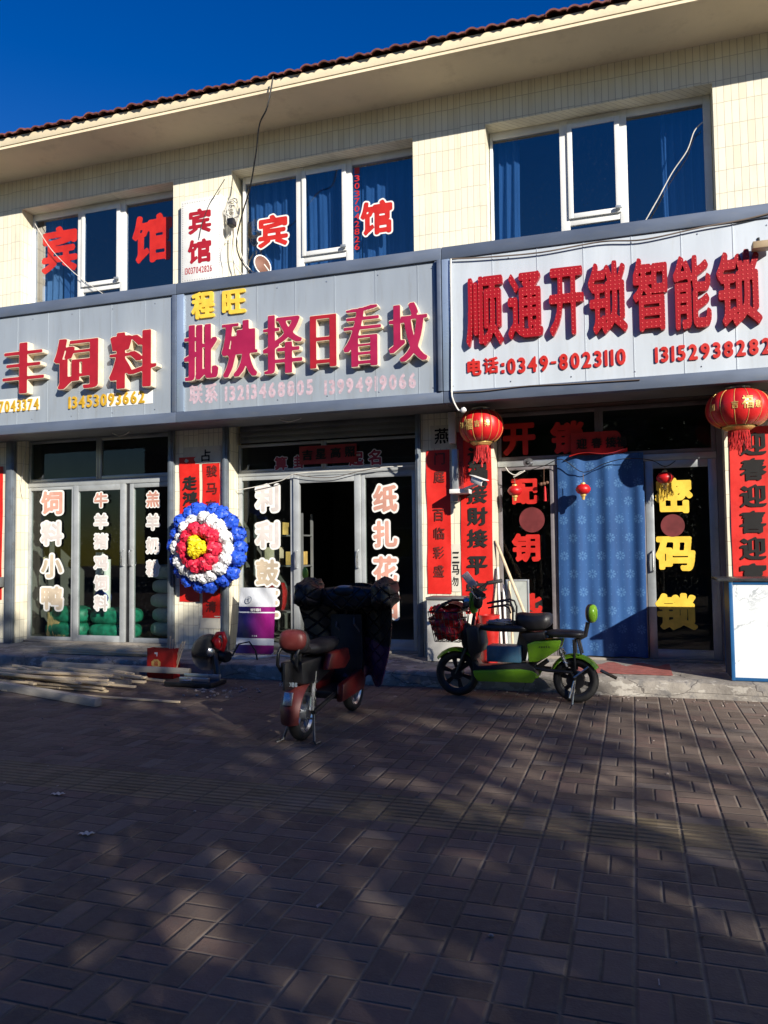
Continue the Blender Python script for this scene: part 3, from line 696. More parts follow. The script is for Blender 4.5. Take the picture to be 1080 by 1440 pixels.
for bx in ((150, 549, 214, 571), (-40, 562, 55, 579)):
    a = W(bx[0], bx[3], YS); b = W(bx[2], bx[1], YS); zc = W((bx[0] + bx[2]) / 2, (bx[1] + bx[3]) / 2, YS).z
    part('number_backing', MB().box(a.x, b.x, YS + .007, YS + .0115, zc - .085, zc + .085), M_WHITE, s1)
for s, L, Rr in (('13213468805', (316, 552), (440, 546)), ('13994919066', (456, 545), (585, 535))): string(s2, s, L, Rr, 21, YS + .0105, M_FADE, .0015, 'numb')
for ch, bx in (('联', (266, 541, 285, 568)), ('系', (288, 539, 306, 567))): letter(s2, ch, bx, YS + .0105, M_FADE, .0015, 'bold')

# small hotel sign between the upper windows
hb = thing('hotel_sign', 'small white upright sign with red hotel characters between upper windows', 'sign', (-5.3, YW - .08, 4.9))
a = W(254, 340, 8.56); b = W(311, 335, 8.56); z0 = W(283, 396, 8.56).z; z1 = W(283, 278, 8.56).z
part('board', MB().box(a.x, b.x, 8.565, 8.655, z0, z1), M_WHITE, hb, bev=.008)
db = MB()
nxd, nzd = 16, 34
for i in range(nxd):
    for z in (z0 + .04, z1 - .04): x = a.x + .03 + (b.x - a.x - .06) * i / (nxd - 1); db.box(x - .006, x + .006, 8.5625, 8.5645, z - .006, z + .006)
for j in range(1, nzd):
    for x in (a.x + .03, b.x - .03): z = z0 + .04 + (z1 - z0 - .08) * j / nzd; db.box(x - .006, x + .006, 8.5625, 8.5645, z - .006, z + .006)
part('bulb_border', db, mat('grey_bulb_dots', (.38, .37, .36), .5), hb, smooth=0).__setitem__('kind', 'stuff')
letter(hb, '宾', (265, 293, 297, 328), 8.561, M_RED, .003, 'bold'); letter(hb, '馆', (264, 336, 297, 370), 8.561, M_RED, .003, 'bold')
string(hb, '13037042826', (260, 381.5), (298, 377), 9, 8.562, M_RED, .002, 'reg', gap=.1)

# ---------------------------------------------------------------- red couplets and notices on the pillars
def wpaper(x0, x1, z0, z1, Y, seed=0, amp=.006, nu=6, nv=30, curl=.0):
    r = random.Random(seed); ph = [r.uniform(0, 6) for _ in range(6)]
    def fn(u, v):
        x = x0 + (x1 - x0) * u; z = z0 + (z1 - z0) * v
        d = amp * (math.sin(v * 17 + ph[0] + u * 2) * .5 + math.sin(v * 6 + u * 5 + ph[1]) * .6 + math.sin(u * 7 + ph[2]) * .3)
        return (x + .004 * math.sin(v * 9 + ph[3]), Y - .008 - abs(d) - curl * max(0, .08 - v) ** 1 * 6 * .1, z)
    return MB().sheet(fn, nu, nv, thick=(0, .0012, 0))
def couplet(label, pxs, ys, Y, chars, cy, w, h, paper=None, ink=None, seed=0, style='brush', cx=None, grp='red paper couplets on the shop pillars'):
    a = W(pxs[0], sum(ys) / 2, Y).x; b = W(pxs[1], sum(ys) / 2, Y).x; mx = sum(pxs) / 2
    z1 = W(mx, ys[0], Y).z; z0 = W(mx, ys[1], Y).z
    t = thing('couplet', label, 'paper banner', ((a + b) / 2, Y, z0), 0, grp)
    part('paper', wpaper(a, b, z0, z1, Y, seed), paper or M_PAPER, t, smooth=60)
    for ch, y in zip(chars, cy):
        c = cx or mx; rr = random.Random(seed * 31 + int(y)); dx = rr.uniform(-.8, .8)
        letter(t, ch, (c - w / 2 + dx, y - h / 2, c + w / 2 + dx, y + h / 2), Y - .0215, ink or M_INK, .002, style)
    return t
couplet('dark bordered red couplet, left strip of the pair behind the flower wreath', (253, 281), (643, 846), YW, '走鸿运', (679, 701, 722), 21, 20, seed=1)
couplet('slim brighter red couplet with small brown galloping horse characters, right strip behind the wreath', (285, 309.5), (652, 869), YW, '骏马奔腾清', (662, 687, 711, 735, 853), 15, 16, ink=M_INKW, seed=2, style='hand')
couplet('narrow red couplet with small characters under the painted swallow notice', (601, 634), (633, 835), YW, '门庭百临彩盛', (645, 670, 724, 750, 777, 803), 15, 17, ink=M_INKW, seed=3, style='hand')
couplet('long red couplet with big black characters under the left big lantern', (649, 693), (618, 905), YW, '迎福接財接平安', (640, 662, 695, 726, 757, 795, 830), 29, 26, seed=4)
couplet('wide red couplet with big black spring characters above the marble counter', (1030, 1088), (600, 950), YW, '迎春迎喜迎富贵', (624, 660, 697, 734, 771, 808, 845), 37, 32, seed=5)
couplet('red couplet strip cut off at the left edge of the picture', (-32, 4), (657, 843), YW, '福星高照', (680, 722, 764, 806), 24, 24, seed=6)
def notice(label, px, ys, ch, bx, Y=YW, style='hand', seed=9):
    a = W(px[0], sum(ys) / 2, Y); b = W(px[1], sum(ys) / 2, Y); z1 = W(sum(px) / 2, ys[0], Y).z; z0 = W(sum(px) / 2, ys[1], Y).z
    t = thing('paper_notice', label, 'notice', ((a.x + b.x) / 2, Y, z0), 0, 'white paper notices on the pillars')
    part('paper', wpaper(a.x, b.x, z0, z1, Y, seed, .003, 4, 6), M_NOTICE, t, smooth=60)
    for c, q in zip(ch, bx): letter(t, c, q, Y - .0155, M_INK, .0015, style)
notice('white notice with a painted swallow character above the narrow red couplet', (606, 641), (598, 630), '燕', ((611, 602, 633, 624),), seed=11)
notice('white strip with black brush strokes between the two red couplets of the middle pillar', (635, 648), (765, 832), '三马勿', ((636, 776, 646, 792), (636, 794, 646, 808), (636, 811, 645, 824)), seed=12)
notice('white paper with one brush character above the couplets behind the wreath', (258, 312), (628, 652), '占', ((283, 632, 296, 649),), seed=13)
notice('grey white paper square showing below the slim red couplet by the saw', (281, 313), (866, 884), '', (), seed=14)
# paper headers over the doors
def header(label, x0, x1, y0, y1, Y, chars, xs, yc, s, mt, rnd=False):
    a = W(x0, (y0 + y1) / 2, Y).x; b = W(x1, (y0 + y1) / 2, Y).x; z1 = W((x0 + x1) / 2, y0, Y).z; z0 = W((x0 + x1) / 2, y1, Y).z
    t = thing('door_header_paper', label, 'paper banner', ((a + b) / 2, Y, z0), 0, 'red header papers over the shop doors')
    mb = MB(); rr = (z1 - z0) * .5
    def fn(u, v):
        x = a + (b - a) * u; k = 1.0
        if rnd and u > .86: k = math.sqrt(max(0, 1 - ((u - .86) / .14) ** 2)) * .6 + .4
        return (x, Y - .006 - .006 * abs(math.sin(u * 11)) - .01 * u * (1 - v), z0 + (z1 - z0) * v * k)
    mb.sheet(fn, 30, 5, thick=(0, .0012, 0)); part('paper', mb, mt, t, smooth=60)
    for ch, x, y in zip(chars, xs, yc): letter(t, ch, (x - s / 2, y - s / 2, x + s / 2, y + s / 2), Y - .024, M_INK, .0015, 'brush')
header('dark red header paper with faint characters above the middle door', 421, 502, 626, 652, 8.86, '吉星高照', (432, 451, 472, 492), (640, 638, 636.5, 635), 15, M_PAPERD)
header('round ended red header paper with dark characters above the blue curtain', 803, 876, 607, 640, 8.85, '迎春接福', (818, 839, 859, 874), (624, 623, 622, 621), 15, mat('header_red', (.34, .014, .012), .6, var=.15, scale=5, bump=.2, bscale=9), True)
a = W(840, 642, 8.80)
solo('paper_flap', MB().sheet(lambda u, v: (a.x - .30 + .62 * u, 8.84 - .10 * v - .02 * math.sin(u * 5), 2.45 + .06 * v * u - .03 * v + .02 * math.sin(u * 7)), 12, 4, thick=(0, 0, -.002)), M_PAPER, 'torn red paper flap curling out over the blue curtain', 'paper', (a.x, 8.84, 2.43), smooth=60)
a = W(646, 655, 8.62)
solo('paper_strip', MB().box(a.x - .03, a.x + .045, 8.628, 8.634, 2.0, 2.75), mat('maroon_print', (.26, .02, .02), .5, var=.35, scale=40), 'maroon printed strip beside the white pipe on the middle pillar', 'paper', (a.x, 8.62, 2.0))

# ---------------------------------------------------------------- flower wreath
def pom(seed, r=.105):
    rr = random.Random(seed); mb = MB(); N = 30
    for i in range(N):
        th = math.acos(1 - 1.5 * (i + .5) / N); ph = i * 2.39996 + rr.uniform(-.3, .3)
        d = Vector((math.sin(th) * math.cos(ph), -math.cos(th), math.sin(th) * math.sin(ph)))
        s = d.cross(Vector((rr.uniform(-1, 1), rr.uniform(-1, 1), rr.uniform(-1, 1)))).normalized(); t = d.cross(s)
        L = r * rr.uniform(.92, 1.04); wd = r * rr.uniform(.34, .46); vs = []
        for j in range(4):
            q2 = (j - 1.2) / 2
            for k in range(5):
                q = (k - 2) / 2; o = d * L + s * (wd * q) + t * (wd * 1.1 * q2)
                vs.append(o.normalized() * (L * (1 - .10 * (q * q + q2 * q2)) + r * rr.uniform(-.05, .05) + (r * .16 if j == 3 else 0)))
        mb.add(vs, [(j * 5 + k, j * 5 + k + 1, j * 5 + k + 6, j * 5 + k + 5) for j in range(3) for k in range(4)])
    mb.blob((0, .0, 0), (r * .88, r * .6, r * .88), 14, 8)
    return mb
WC = Vector((-5.09, 8.52, 1.465))
wr = thing('flower_wreath', 'round paper flower wreath in rings of blue, white, red and yellow on a pillar', 'wreath', tuple(WC))
part('backing', MB().lathe([(0, 0), (.52, 0), (.50, .03), (.34, .10), (.18, .16), (0, .2)], WC + Vector((0, .06, 0)), (0, -1, 0), 32), mat('green_straw', (.10, .11, .05), .9, bump=.5), wr)
FM = {k: mat(k + '_crepe_paper', c, .5, var=.22, scale=25) for k, c in (('blue', (.018, .085, .60)), ('white', (.74, .74, .75)), ('red', (.60, .015, .05)), ('yellow', (.85, .66, .012)))}
fcache = {}
fr = random.Random(12)
for colr, n, rad, dy, rs_ in (('blue', 18, .462, -.03, .10), ('white', 16, .345, -.12, .092), ('red', 10, .212, -.20, .098), ('yellow', 3, .058, -.27, .082)):
    for i in range(n):
        an = 2 * PI * i / n + fr.uniform(-.07, .07); rd = rad + fr.uniform(-.014, .014); k = (colr, i % 3)
        if k not in fcache: fcache[k] = mesh_of(colr + '_paper_flower', pom(len(fcache) * 5 + 3, rs_), FM[colr], None, 0, 30)
        o = bpy.data.objects.new(colr + '_paper_flower', fcache[k]); COL.objects.link(o); o.parent = wr
        o.location = (math.cos(an) * rd, dy + fr.uniform(-.015, .015), math.sin(an) * rd * 1.04)
        o.rotation_euler = (0.5 * math.sin(an) * (rad / .46), fr.uniform(0, 6.28), -.5 * math.cos(an) * (rad / .46) * -1); s = fr.uniform(.9, 1.1); o.scale = (s, s, s)

# ---------------------------------------------------------------- lanterns
M_LANT = mat('red_lantern_cloth', (.52, .010, .012), .42, var=.12, scale=5, bump=.15, bscale=90)
M_GOLDF = mat('gold_foil', (.75, .50, .16), .35, metal=.4, var=.2, scale=15)
M_TASS = mat('red_tassel', (.50, .012, .015), .7, var=.3, scale=30)
def big_lantern(label, c, rad, hh, turn, chars):
    t = thing('lantern', label, 'lantern', (c[0], c[1], c[2] - hh - .3), 0, 'big red paper lanterns'); c = Vector(c); n = 112; m = 18; mb = MB(); vs = []
    RIB = 14
    def P(a, th, k=0.0):
        rib = abs(math.sin(a * RIB / 2)); r = rad * (math.sin(th) ** .62) * (.965 + .035 * rib ** .6) + k
        return c + Vector((r * math.cos(a), r * math.sin(a), hh * math.cos(th) * (1 + k / rad)))
    t0, t1 = .42, PI - .42
    for j in range(m + 1):
        for i in range(n): vs.append(P(2 * PI * i / n, t0 + (t1 - t0) * j / m))
    mb.add(vs, [(j * n + i, (j + 1) * n + i, (j + 1) * n + (i + 1) % n, j * n + (i + 1) % n) for j in range(m) for i in range(n)]); part('shade', mb, M_LANT, t, smooth=70)
    mb = MB()
    for q in range(RIB):
        a = 2 * PI * q / RIB; mb.tube([P(a, t0 + (t1 - t0) * j / 14, .003) for j in range(15)], .0028, 5)
    part('rib', mb, M_GOLDF, t).__setitem__('kind', 'stuff')
    zt = hh * math.cos(t0)
    part('top_cap', MB().lathe([(.0, 0), (.115 * rad / .24, 0), (.12 * rad / .24, .012), (.10 * rad / .24, .03), (.10 * rad / .24, .045), (0, .045)], c + Vector((0, 0, zt - .008)), n=24), M_CHROME, t)
    part('bottom_cap', MB().lathe([(0, -.04), (.085 * rad / .24, -.04), (.12 * rad / .24, -.012), (.12 * rad / .24, .008), (0, .008)], c + Vector((0, 0, -zt)), n=24), M_GOLDF, t)
    part('hook', MB().tube([c + Vector((0, 0, zt + .03)), c + Vector((.0, 0, zt + .09)), c + Vector((.02, 0, zt + .11)), c + Vector((.0, .0, zt + .13))], .004, 6).tube([c + Vector((0, 0, zt + .125)), Vector((c.x, c.y, 3.0))], .003, 5), M_CHROME, t)
    mb = MB(); rr = random.Random(int(c.x * 10))
    for i in range(54):
        a = 2 * PI * i / 54; r0 = .075 * rad / .24; L = rr.uniform(.15, .2)
        p = c + Vector((r0 * math.cos(a), r0 * math.sin(a), -zt - .038)); mb.tube([p, p + Vector((rr.uniform(-.01, .01), rr.uniform(-.01, .01), -L * .5)), p + Vector((rr.uniform(-.025, .025), rr.uniform(-.02, .02), -L))], .0035, 4)
    mb.tube([c + Vector((0, 0, -zt - .03)), c + Vector((0, 0, -zt - .28))], .012, 6)
    part('tassel', mb, M_TASS, t)
    for ch, da, dz, s in chars:
        a0 = turn + da; bx = (-s / 2, s / 2, dz - s * .6, dz + s * .6); g = glyph_mesh(ch, 'hand', 0, bx, 0, .002, 0); nv = []
        for x, y, z in g.v:
            th = math.acos(max(-1, min(1, z / hh))); nv.append(P(a0 + x / rad, th, .006 - y))
        g.v = nv; part('character', g, M_GOLDF, t, smooth=0)
DA = 2 * PI / 14
big_lantern('big red lantern hanging over the middle pillar couplet left of the lock shop', (-1.565, 8.36, 2.755), .245, .185, -PI / 2 - .12, (('福', -.28, .0, .10), ('吉', .12, .0, .06), ('祥', .55, 0, .06), ('如', -.75, 0, .06)))
big_lantern('big red lantern hanging over the wide couplet at the right edge', (1.015, 8.22, 2.752), .30, .19, -PI / 2 - .12, (('福', .30, .02, .105), ('吉', -.08, 0, .06), ('意', .62, 0, .06), ('如', -.85, 0, .06)))
def small_lantern(label, px, py, Y, r, top):
    p = W(px, py, Y); t = thing('small_lantern', label, 'lantern', (p.x, p.y, p.z - r * 1.6), 0, 'small red lanterns on a string'); 
    mb = MB(); n = 40
    pr = [(.35 * r, r * .72), (.75 * r, r * .55), (r * 1.02, r * .15), (r * 1.02, -r * .15), (.75 * r, -r * .55), (.35 * r, -r * .72)]
    mb.lathe(pr, p, n=n); part('shade', mb, M_LANT, t, smooth=70)
    part('top_cap', MB().lathe([(0, 0), (.36 * r, 0), (.3 * r, .2 * r), (0, .2 * r)], p + Vector((0, 0, .71 * r)), n=14), M_GOLDF, t)
    part('bottom_cap', MB().lathe([(0, -.75 * r), (.2 * r, -.75 * r), (.26 * r, -.3 * r), (.4 * r, -.2 * r), (.4 * r, 0), (0, 0)], p - Vector((0, 0, .71 * r)), n=14), M_GOLDF, t)
    q = W(top[0], top[1], Y); part('string', MB().tube([p + Vector((0, 0, .9 * r)), Vector((p.x + .004, p.y, (p.z + q.z) / 2)), q], .004, 5), M_CABLEB, t)
small_lantern('tiny red lantern hanging in front of the key cutting characters', 724, 690, 8.70, .078, (723, 670))
small_lantern('tiny red lantern hanging in front of the blue curtain', 820, 688, 8.62, .078, (820, 666))
small_lantern('tiny red lantern in shadow before the yellow code lock characters', 935, 672, 8.72, .085, (935, 655))
# key charm with red tassel
p = W(765, 680, 8.8); t = thing('hanging_charm', 'small brown charm with a red tassel hanging from the door head', 'ornament', (p.x, p.y, p.z - .2))
part('beads', MB().blob(p, (.025, .02, .02), 8, 6).blob(p + Vector((.035, 0, .01)), (.02, .015, .018), 8, 6).blob(p + Vector((-.03, 0, -.005)), (.02, .015, .02), 8, 6).tube([p, W(765, 657, 8.8)], .003, 5), mat('brown_bead', (.16, .08, .05), .5), t)
part('tassel', MB().lathe([(.006, 0), (.012, -.03), (.016, -.17), (0, -.17)], p + Vector((.01, 0, -.03)), n=10, cap=False), M_TASS, t)

# ---------------------------------------------------------------- cables and pipes
def cable(label, pts, r, mt, cat='cable', name='cable', grp=None, n=6):
    pts = [Vector(p) for p in pts]; sm = []
    for i in range(len(pts) - 1):
        p0, p1, p2, p3 = pts[max(0, i - 1)], pts[i], pts[i + 1], pts[min(len(pts) - 1, i + 2)]
        for k in range(6):
            q = k / 6; sm.append(.5 * ((2 * p1) + (p2 - p0) * q + (2 * p0 - 5 * p1 + 4 * p2 - p3) * q * q + (3 * p1 - p0 - 3 * p2 + p3) * q ** 3))
    sm.append(pts[-1]); return solo(name, MB().tube(sm, r, n), mt, label, cat, tuple(pts[0]), grp, smooth=60)
def wl_(l, Y): return [W(x, y, Y if not isinstance(Y, list) else Y[i]) for i, (x, y) in enumerate(l)]
cable('black cable hanging from the roof edge down past the hotel window', wl_([(384, 108), (376, 150), (365, 175), (360, 215), (352, 262), (341, 300), (333, 335), (336, 360), (352, 385)], [7.82, 7.84, 7.95, 8.1, 8.3, 8.5, 8.58, 8.6, 8.6]), .009, M_CABLE)
cable('thin black cable from the lintel to the white hotel sign', wl_([(316, 252), (303, 273), (294, 288), (284, 315), (280, 335)], 8.545), .005, M_CABLE)
cable('white cable slanting across the right upper window', wl_([(988, 172), (976, 185), (966, 212), (945, 243), (925, 280), (906, 313)], 8.80), .007, M_CABLEW)
cable('white cable slanting across the left upper window', wl_([(47, 311), (70, 348), (95, 375), (112, 390), (133, 405), (152, 418)], 8.82), .005, M_CABLEW)
cable('brown cable drooping along the top of the pale sign', wl_([(636, 364), (680, 362), (760, 355), (845, 340), (905, 337), (985, 320), (1040, 310), (1082, 300)], 7.99), .008, M_CABLEB)
cable('white pipe running down the seam beside the pale sign', wl_([(634, 364), (634, 400), (635, 470), (635, 545), (637, 562), (644, 576), (648, 577)], [7.975] * 5 + [8.0, 8.0]), .011, M_CABLEW)
cable('thin cable along the bottom of the pale sign', wl_([(638, 552), (680, 550), (740, 543), (800, 540), (900, 534)], 7.985), .006, M_CABLEB)
solo('small_lamp', MB().lathe([(0, 0), (.022, .005), (.032, .03), (.024, .055), (0, .06)], W(648.5, 579, 8.0), (.8, -.3, .4), 14), M_WHITE, 'small white round lamp at the end of the white pipe', 'lamp', tuple(W(648, 578, 8.0)), smooth=60)
cable('white wire tied across the middle shop door head', wl_([(330, 690), (362, 684), (395, 676), (413, 667), (450, 663), (500, 661), (540, 657), (583, 655)], 8.80), .006, M_CABLEW)
cable('grey wire sagging below the middle shop transom', wl_([(413, 667), (440, 671), (470, 671), (500, 664), (535, 657)], 8.79), .005, M_CABLEB)
cable('knotted rope holding a tiny lantern at the lock shop', wl_([(711, 657), (716, 664), (724, 668), (731, 664), (738, 662), (728, 668), (722, 671)], 8.72), .007, M_CABLEW)
cable('black wire stringing the tiny lanterns along the lock shop door head', wl_([(735, 664), (765, 655), (790, 646), (820, 664), (850, 652), (880, 645), (915, 647), (935, 656), (950, 648)], 8.74), .005, M_CABLE)
for i, (l, lab) in enumerate((([(158, 609), (167, 613), (176, 611), (182, 607)], 'white looped wire under the grey left sign'), ([(393, 590), (405, 593), (416, 591), (424, 588)], 'white looped wire under the magenta sign'))):
    cable(lab, wl_(l, 8.35), .007, M_CABLEW)
cable('two thin white strings hanging inside the left shop bay', wl_([(25, 615), (27, 640), (26, 660), (30, 690)], 8.7), .004, M_CABLEW)
cable('pale string looped on the side of the left shop bay', wl_([(37, 612), (37, 630), (33, 650), (30, 690), (34, 700)], 8.72), .004, M_CABLEW)
# bundle of wires by the hotel window
p = W(328, 302, 8.6); mb = MB(); rr = random.Random(4)
for i in range(13):
    c0 = p + Vector((rr.uniform(-.03, .03), rr.uniform(-.04, .0), rr.uniform(-.07, .07))); pts = []
    ra, rb = rr.uniform(.04, .1), rr.uniform(.08, .16); ph = rr.uniform(0, 6)
    for k in range(14): an = 2 * PI * k / 14 + ph; pts.append(c0 + Vector((ra * math.cos(an), rr.uniform(-.015, .015), rb * math.sin(an))))
    mb.tube(pts, .006, 5, closed=True)
solo('wire_bundle', mb, M_CABLEW, 'coiled bundle of white wires on the wall beside the hotel window', 'wires', tuple(p), smooth=60)
mb = MB().box(p.x - .035, p.x + .05, 8.5, 8.6, p.z - .17, p.z - .08); solo('junction_box', mb, M_BLACK, 'small black junction box under the coiled wire bundle', 'box', (p.x, 8.6, p.z - .17), bev=.008)
for l, lab in (([(326, 325), (326, 350), (330, 370), (340, 385), (352, 390)], 'white cable dropping from the wire bundle to the sign top'), ([(331, 322), (336, 345), (342, 365), (355, 382), (372, 386)], 'white cable curving from the wire bundle towards the brown dish'), ([(322, 330), (314, 345), (311, 362), (316, 384)], 'frayed white wire hanging between hotel sign and window')):
    cable(lab, wl_(l, 8.56), .008, M_CABLEW)
p = W(369, 373, 8.45); t = thing('satellite_dish', 'small brown dish with a white rim standing on the sign box by the hotel window', 'dish', tuple(p))
ax = Vector((.86, -.42, .12))
part('bowl', MB().lathe([(0, .035), (.05, .03), (.10, .015), (.125, 0), (.12, -.008), (.09, .006), (.05, .02), (0, .026)], p, ax, 28, cap=False), mat('brown_dish', (.17, .075, .05), .6, var=.2), t)
part('rim', MB().lathe([(.118, -.004), (.132, -.004), (.132, .006), (.118, .006), (.118, -.004)], p, ax, 28, cap=False), M_WHITE, t)
part('stand', MB().tube([p + ax * .03, p + Vector((.06, .05, -.06)), Vector((p.x + .05, 8.5, 4.69))], .012, 8), M_CABLEW, t)
# floodlight at the right end of the pale sign
p = W(1070, 345, 7.9); t = thing('floodlight', 'small tan floodlight over the last character of the pale sign', 'lamp', tuple(p))
part('housing', MB().box(p.x - .075, p.x + .12, 7.86, 7.98, p.z - .035, p.z + .035), mat('tan_metal', (.34, .25, .15), .5, var=.2), t, bev=.008)
part('bracket', MB().tube([p + Vector((0, .05, 0)), p + Vector((0, .12, .02)), p + Vector((0, .12, .12))], .012, 6), M_BLACK, t)
# security camera on its bracket
t = thing('security_camera', 'white security camera on a white bracket in front of the long couplet', 'camera', tuple(W(650, 690, 8.5)))
p = W(672, 677, 8.28); d = Vector((.75, -.45, -.30)).normalized()
part('body', MB().bar(p - d * .08, p + d * .09, .075, .07), M_WHITE, t, bev=.012); part('sunshield', MB().bar(p - d * .09 + Vector((0, 0, .045)), p + d * .13 + Vector((0, 0, .045)), .09, .008), M_WHITE, t, bev=.003)
part('lens', MB().lathe([(0, 0), (.03, 0), (.03, .03), (0, .03)], p + d * .088, d, 14), M_BLACK, t)
q = W(648, 690, 8.6); part('arm', MB().tube([Vector((q.x, 8.62, q.z)), W(655, 687, 8.4), p - d * .02 + Vector((0, 0, -.04))], .016, 8), M_WHITE, t)
a = W(634, 691, 8.5); b = W(660, 693, 8.5); part('base_tray', MB().box(a.x, b.x, 8.42, 8.64, a.z - .03, a.z + .02), M_WHITE, t, bev=.006)
a = W(637, 590, 8.6); solo('pipe_box', MB().box(a.x - .05, a.x + .03, 8.56, 8.64, 2.62, 2.98), M_WHITE, 'white upright cable duct beside the big left lantern', 'duct', (a.x, 8.6, 2.62), bev=.006)
a = W(641, 660, 8.6); solo('pipe_box', MB().box(a.x - .04, a.x + .03, 8.57, 8.64, 1.95, 2.55), M_ALUG, 'grey upright cable duct above the security camera tray', 'duct', (a.x, 8.6, 1.95), bev=.006)
mb = MB().box(-8.56, -8.42, 8.55, 8.652, .95, 1.09); solo('switch_box', mb, M_SHUT, 'grey switch box on the pillar at the left edge', 'box', (-8.5, 8.65, .95), bev=.008)
p = W(744, 650, 8.7); t = thing('dome_camera', 'small grey dome camera on the lock shop door head', 'camera', tuple(p))
part('body', MB().lathe([(0, -.03), (.04, -.03), (.05, 0), (.045, .06), (0, .06)], p, (-.3, -.9, -.2), 18), M_CHROME, t); part('lens', MB().blob(p + Vector((-.012, -.06, -.012)), (.022, .02, .022), 10, 8), M_BLACK, t)

# ---------------------------------------------------------------- curtains
def curtain(label, x0, x1, z0, z1, Y, mt, folds, amp, seed, group=None, name='curtain'):
    r = random.Random(seed); ph = [r.uniform(0, 6) for _ in range(4)]
    def fn(u, v):
        k = .55 + .45 * (1 - v)
        d = amp * k * (math.sin(u * folds * 6.28 + ph[0] + .5 * math.sin(v * 3 + ph[1])) + .45 * math.sin(u * folds * 13.5 + ph[2] + v))
        return (x0 + (x1 - x0) * u + .006 * math.sin(v * 5 + ph[3]), Y + d, z0 + (z1 - z0) * v)
    return solo(name, MB().sheet(fn, int(10 * folds) + 24, 20), mt, label, 'curtain', ((x0 + x1) / 2, Y, z0), group, smooth=80)
def snow_mat():
    m, n, l, b = newmat('blue_snowflake_cloth'); t = NT(m); p = t.coord(); x, y, z = t.sep(p); S = .20
    row = t.math('FLOOR', t.math('DIVIDE', z, S)); xo = t.math('ADD', t.math('DIVIDE', x, S), t.math('MULTIPLY', t.math('FLOORED_MODULO', row, 2.0), .5))
    fu = t.math('MULTIPLY', t.math('SUBTRACT', t.math('FRACT', xo), .5), S); fv = t.math('MULTIPLY', t.math('SUBTRACT', t.math('FRACT', t.math('DIVIDE', z, S)), .5), S)
    rr = t.math('SQRT', t.math('ADD', t.math('MULTIPLY', fu, fu), t.math('MULTIPLY', fv, fv))); an = t.math('ARCTAN2', fv, fu)
    pet = t.math('ABSOLUTE', t.math('COSINE', t.math('MULTIPLY', an, 4.0)))
    k = t.math('MULTIPLY', t.ramp(pet, .35, .8), t.math('MULTIPLY', t.ramp(rr, .045, .052, 1, 0), t.ramp(rr, .010, .016)))
    gu = t.math('SUBTRACT', t.math('FRACT', t.math('DIVIDE', x, .066)), .5); gv = t.math('SUBTRACT', t.math('FRACT', t.math('DIVIDE', z, .08)), .5)
    dots = t.ramp(t.math('ADD', t.math('MULTIPLY', gu, gu), t.math('MULTIPLY', gv, gv)), .004, .008, 1, 0)
    k = t.math('MAXIMUM', k, t.math('MULTIPLY', dots, .6))
    base = t.mix(t.ramp(t.noise(t.scale(p, (5, 1, .6)), 2, 4), .3, .7), (.009, .052, .17), (.015, .078, .235))
    t.put(b.inputs['Base Color'], t.mix(t.math('MULTIPLY', k, .22), base, (.16, .36, .62))); b.inputs['Roughness'].default_value = .8
    wv = t.math('SINE', t.math('MULTIPLY', z, 700.)); t.put(b.inputs['Normal'], t.bump(wv, .08, .003)); return m
curtain('blue snowflake patterned curtain hanging in the lock shop doorway', -.80, .125, .215, 2.44, 8.82, snow_mat(), 2.6, .026, 3)
M_CUR = mat('blue_curtain', (.17, .31, .48), .8, var=.12, scale=3, stretch=(8, 8, .4))
M_CURW = mat('pale_curtain', (.55, .66, .72), .8, var=.12, scale=3, stretch=(8, 8, .4))
gname = 'blue curtains behind the upper windows'
for x0, x1, lab, m, fo in ((-8.16, -7.82, 'pale curtain at the left side of the left upper window', M_CURW, 3), (-7.8, -7.45, 'blue curtain behind the left pane of the left upper window', M_CUR, 3),
                       (-4.76, -3.95, 'blue curtain behind the left pane of the hotel window', M_CUR, 6), (-3.93, -3.2, 'blue curtain behind the middle sash of the hotel window', M_CUR, 5), (-3.18, -2.42, 'blue curtain behind the right pane of the hotel window', M_CUR, 5),
                       (-1.47, -1.18, 'narrow blue curtain bunched at the left of the right upper window', M_CUR, 3), (.42, .9, 'blue curtain bunched at the right of the right upper window', M_CUR, 5)):
    curtain(lab, x0, x1, WZ0 + .02, WZ1 - .02, 9.06, m, fo, .03, int(x0 * 10) + 200, gname)

# ---------------------------------------------------------------- marble topped counter at the right
def marble():
    m, n, l, b = newmat('white_marble_panel'); t = NT(m); p = t.coord(); x, y, z = t.sep(p)
    w = t.noise(p, 1.6, 5, .6); v = t.math('ABSOLUTE', t.math('SUBTRACT', t.noise(t.comb(t.math('ADD', x, w), y, t.math('ADD', z, t.math('MULTIPLY', w, .6))), 2.1, 6, .55), .5))
    k = t.ramp(v, .0, .016, 1, 0); k = t.math('MULTIPLY', k, t.ramp(t.noise(p, 2.5, 2), .38, .58))
    c = t.mix(t.math('MULTIPLY', k, .75), t.mix(t.noise(p, 1.5, 3), (.66, .70, .72), (.76, .79, .80)), (.30, .33, .36)); t.put(b.inputs['Base Color'], c); b.inputs['Roughness'].default_value = .22; return m
cx0, cx1, cy0, cy1, cz0, cz1 = .835, 2.4, 7.80, 8.30, STEP + .004, 1.075
ct = thing('counter', 'white marble panelled counter with a blue frame standing on the step', 'counter', ((cx0 + cx1) / 2, 8.05, STEP))
M_BLUE = mat('blue_frame_paint', (.015, .10, .26), .4, var=.1, scale=6, dirt=.1, dcol=(.1, .12, .14))
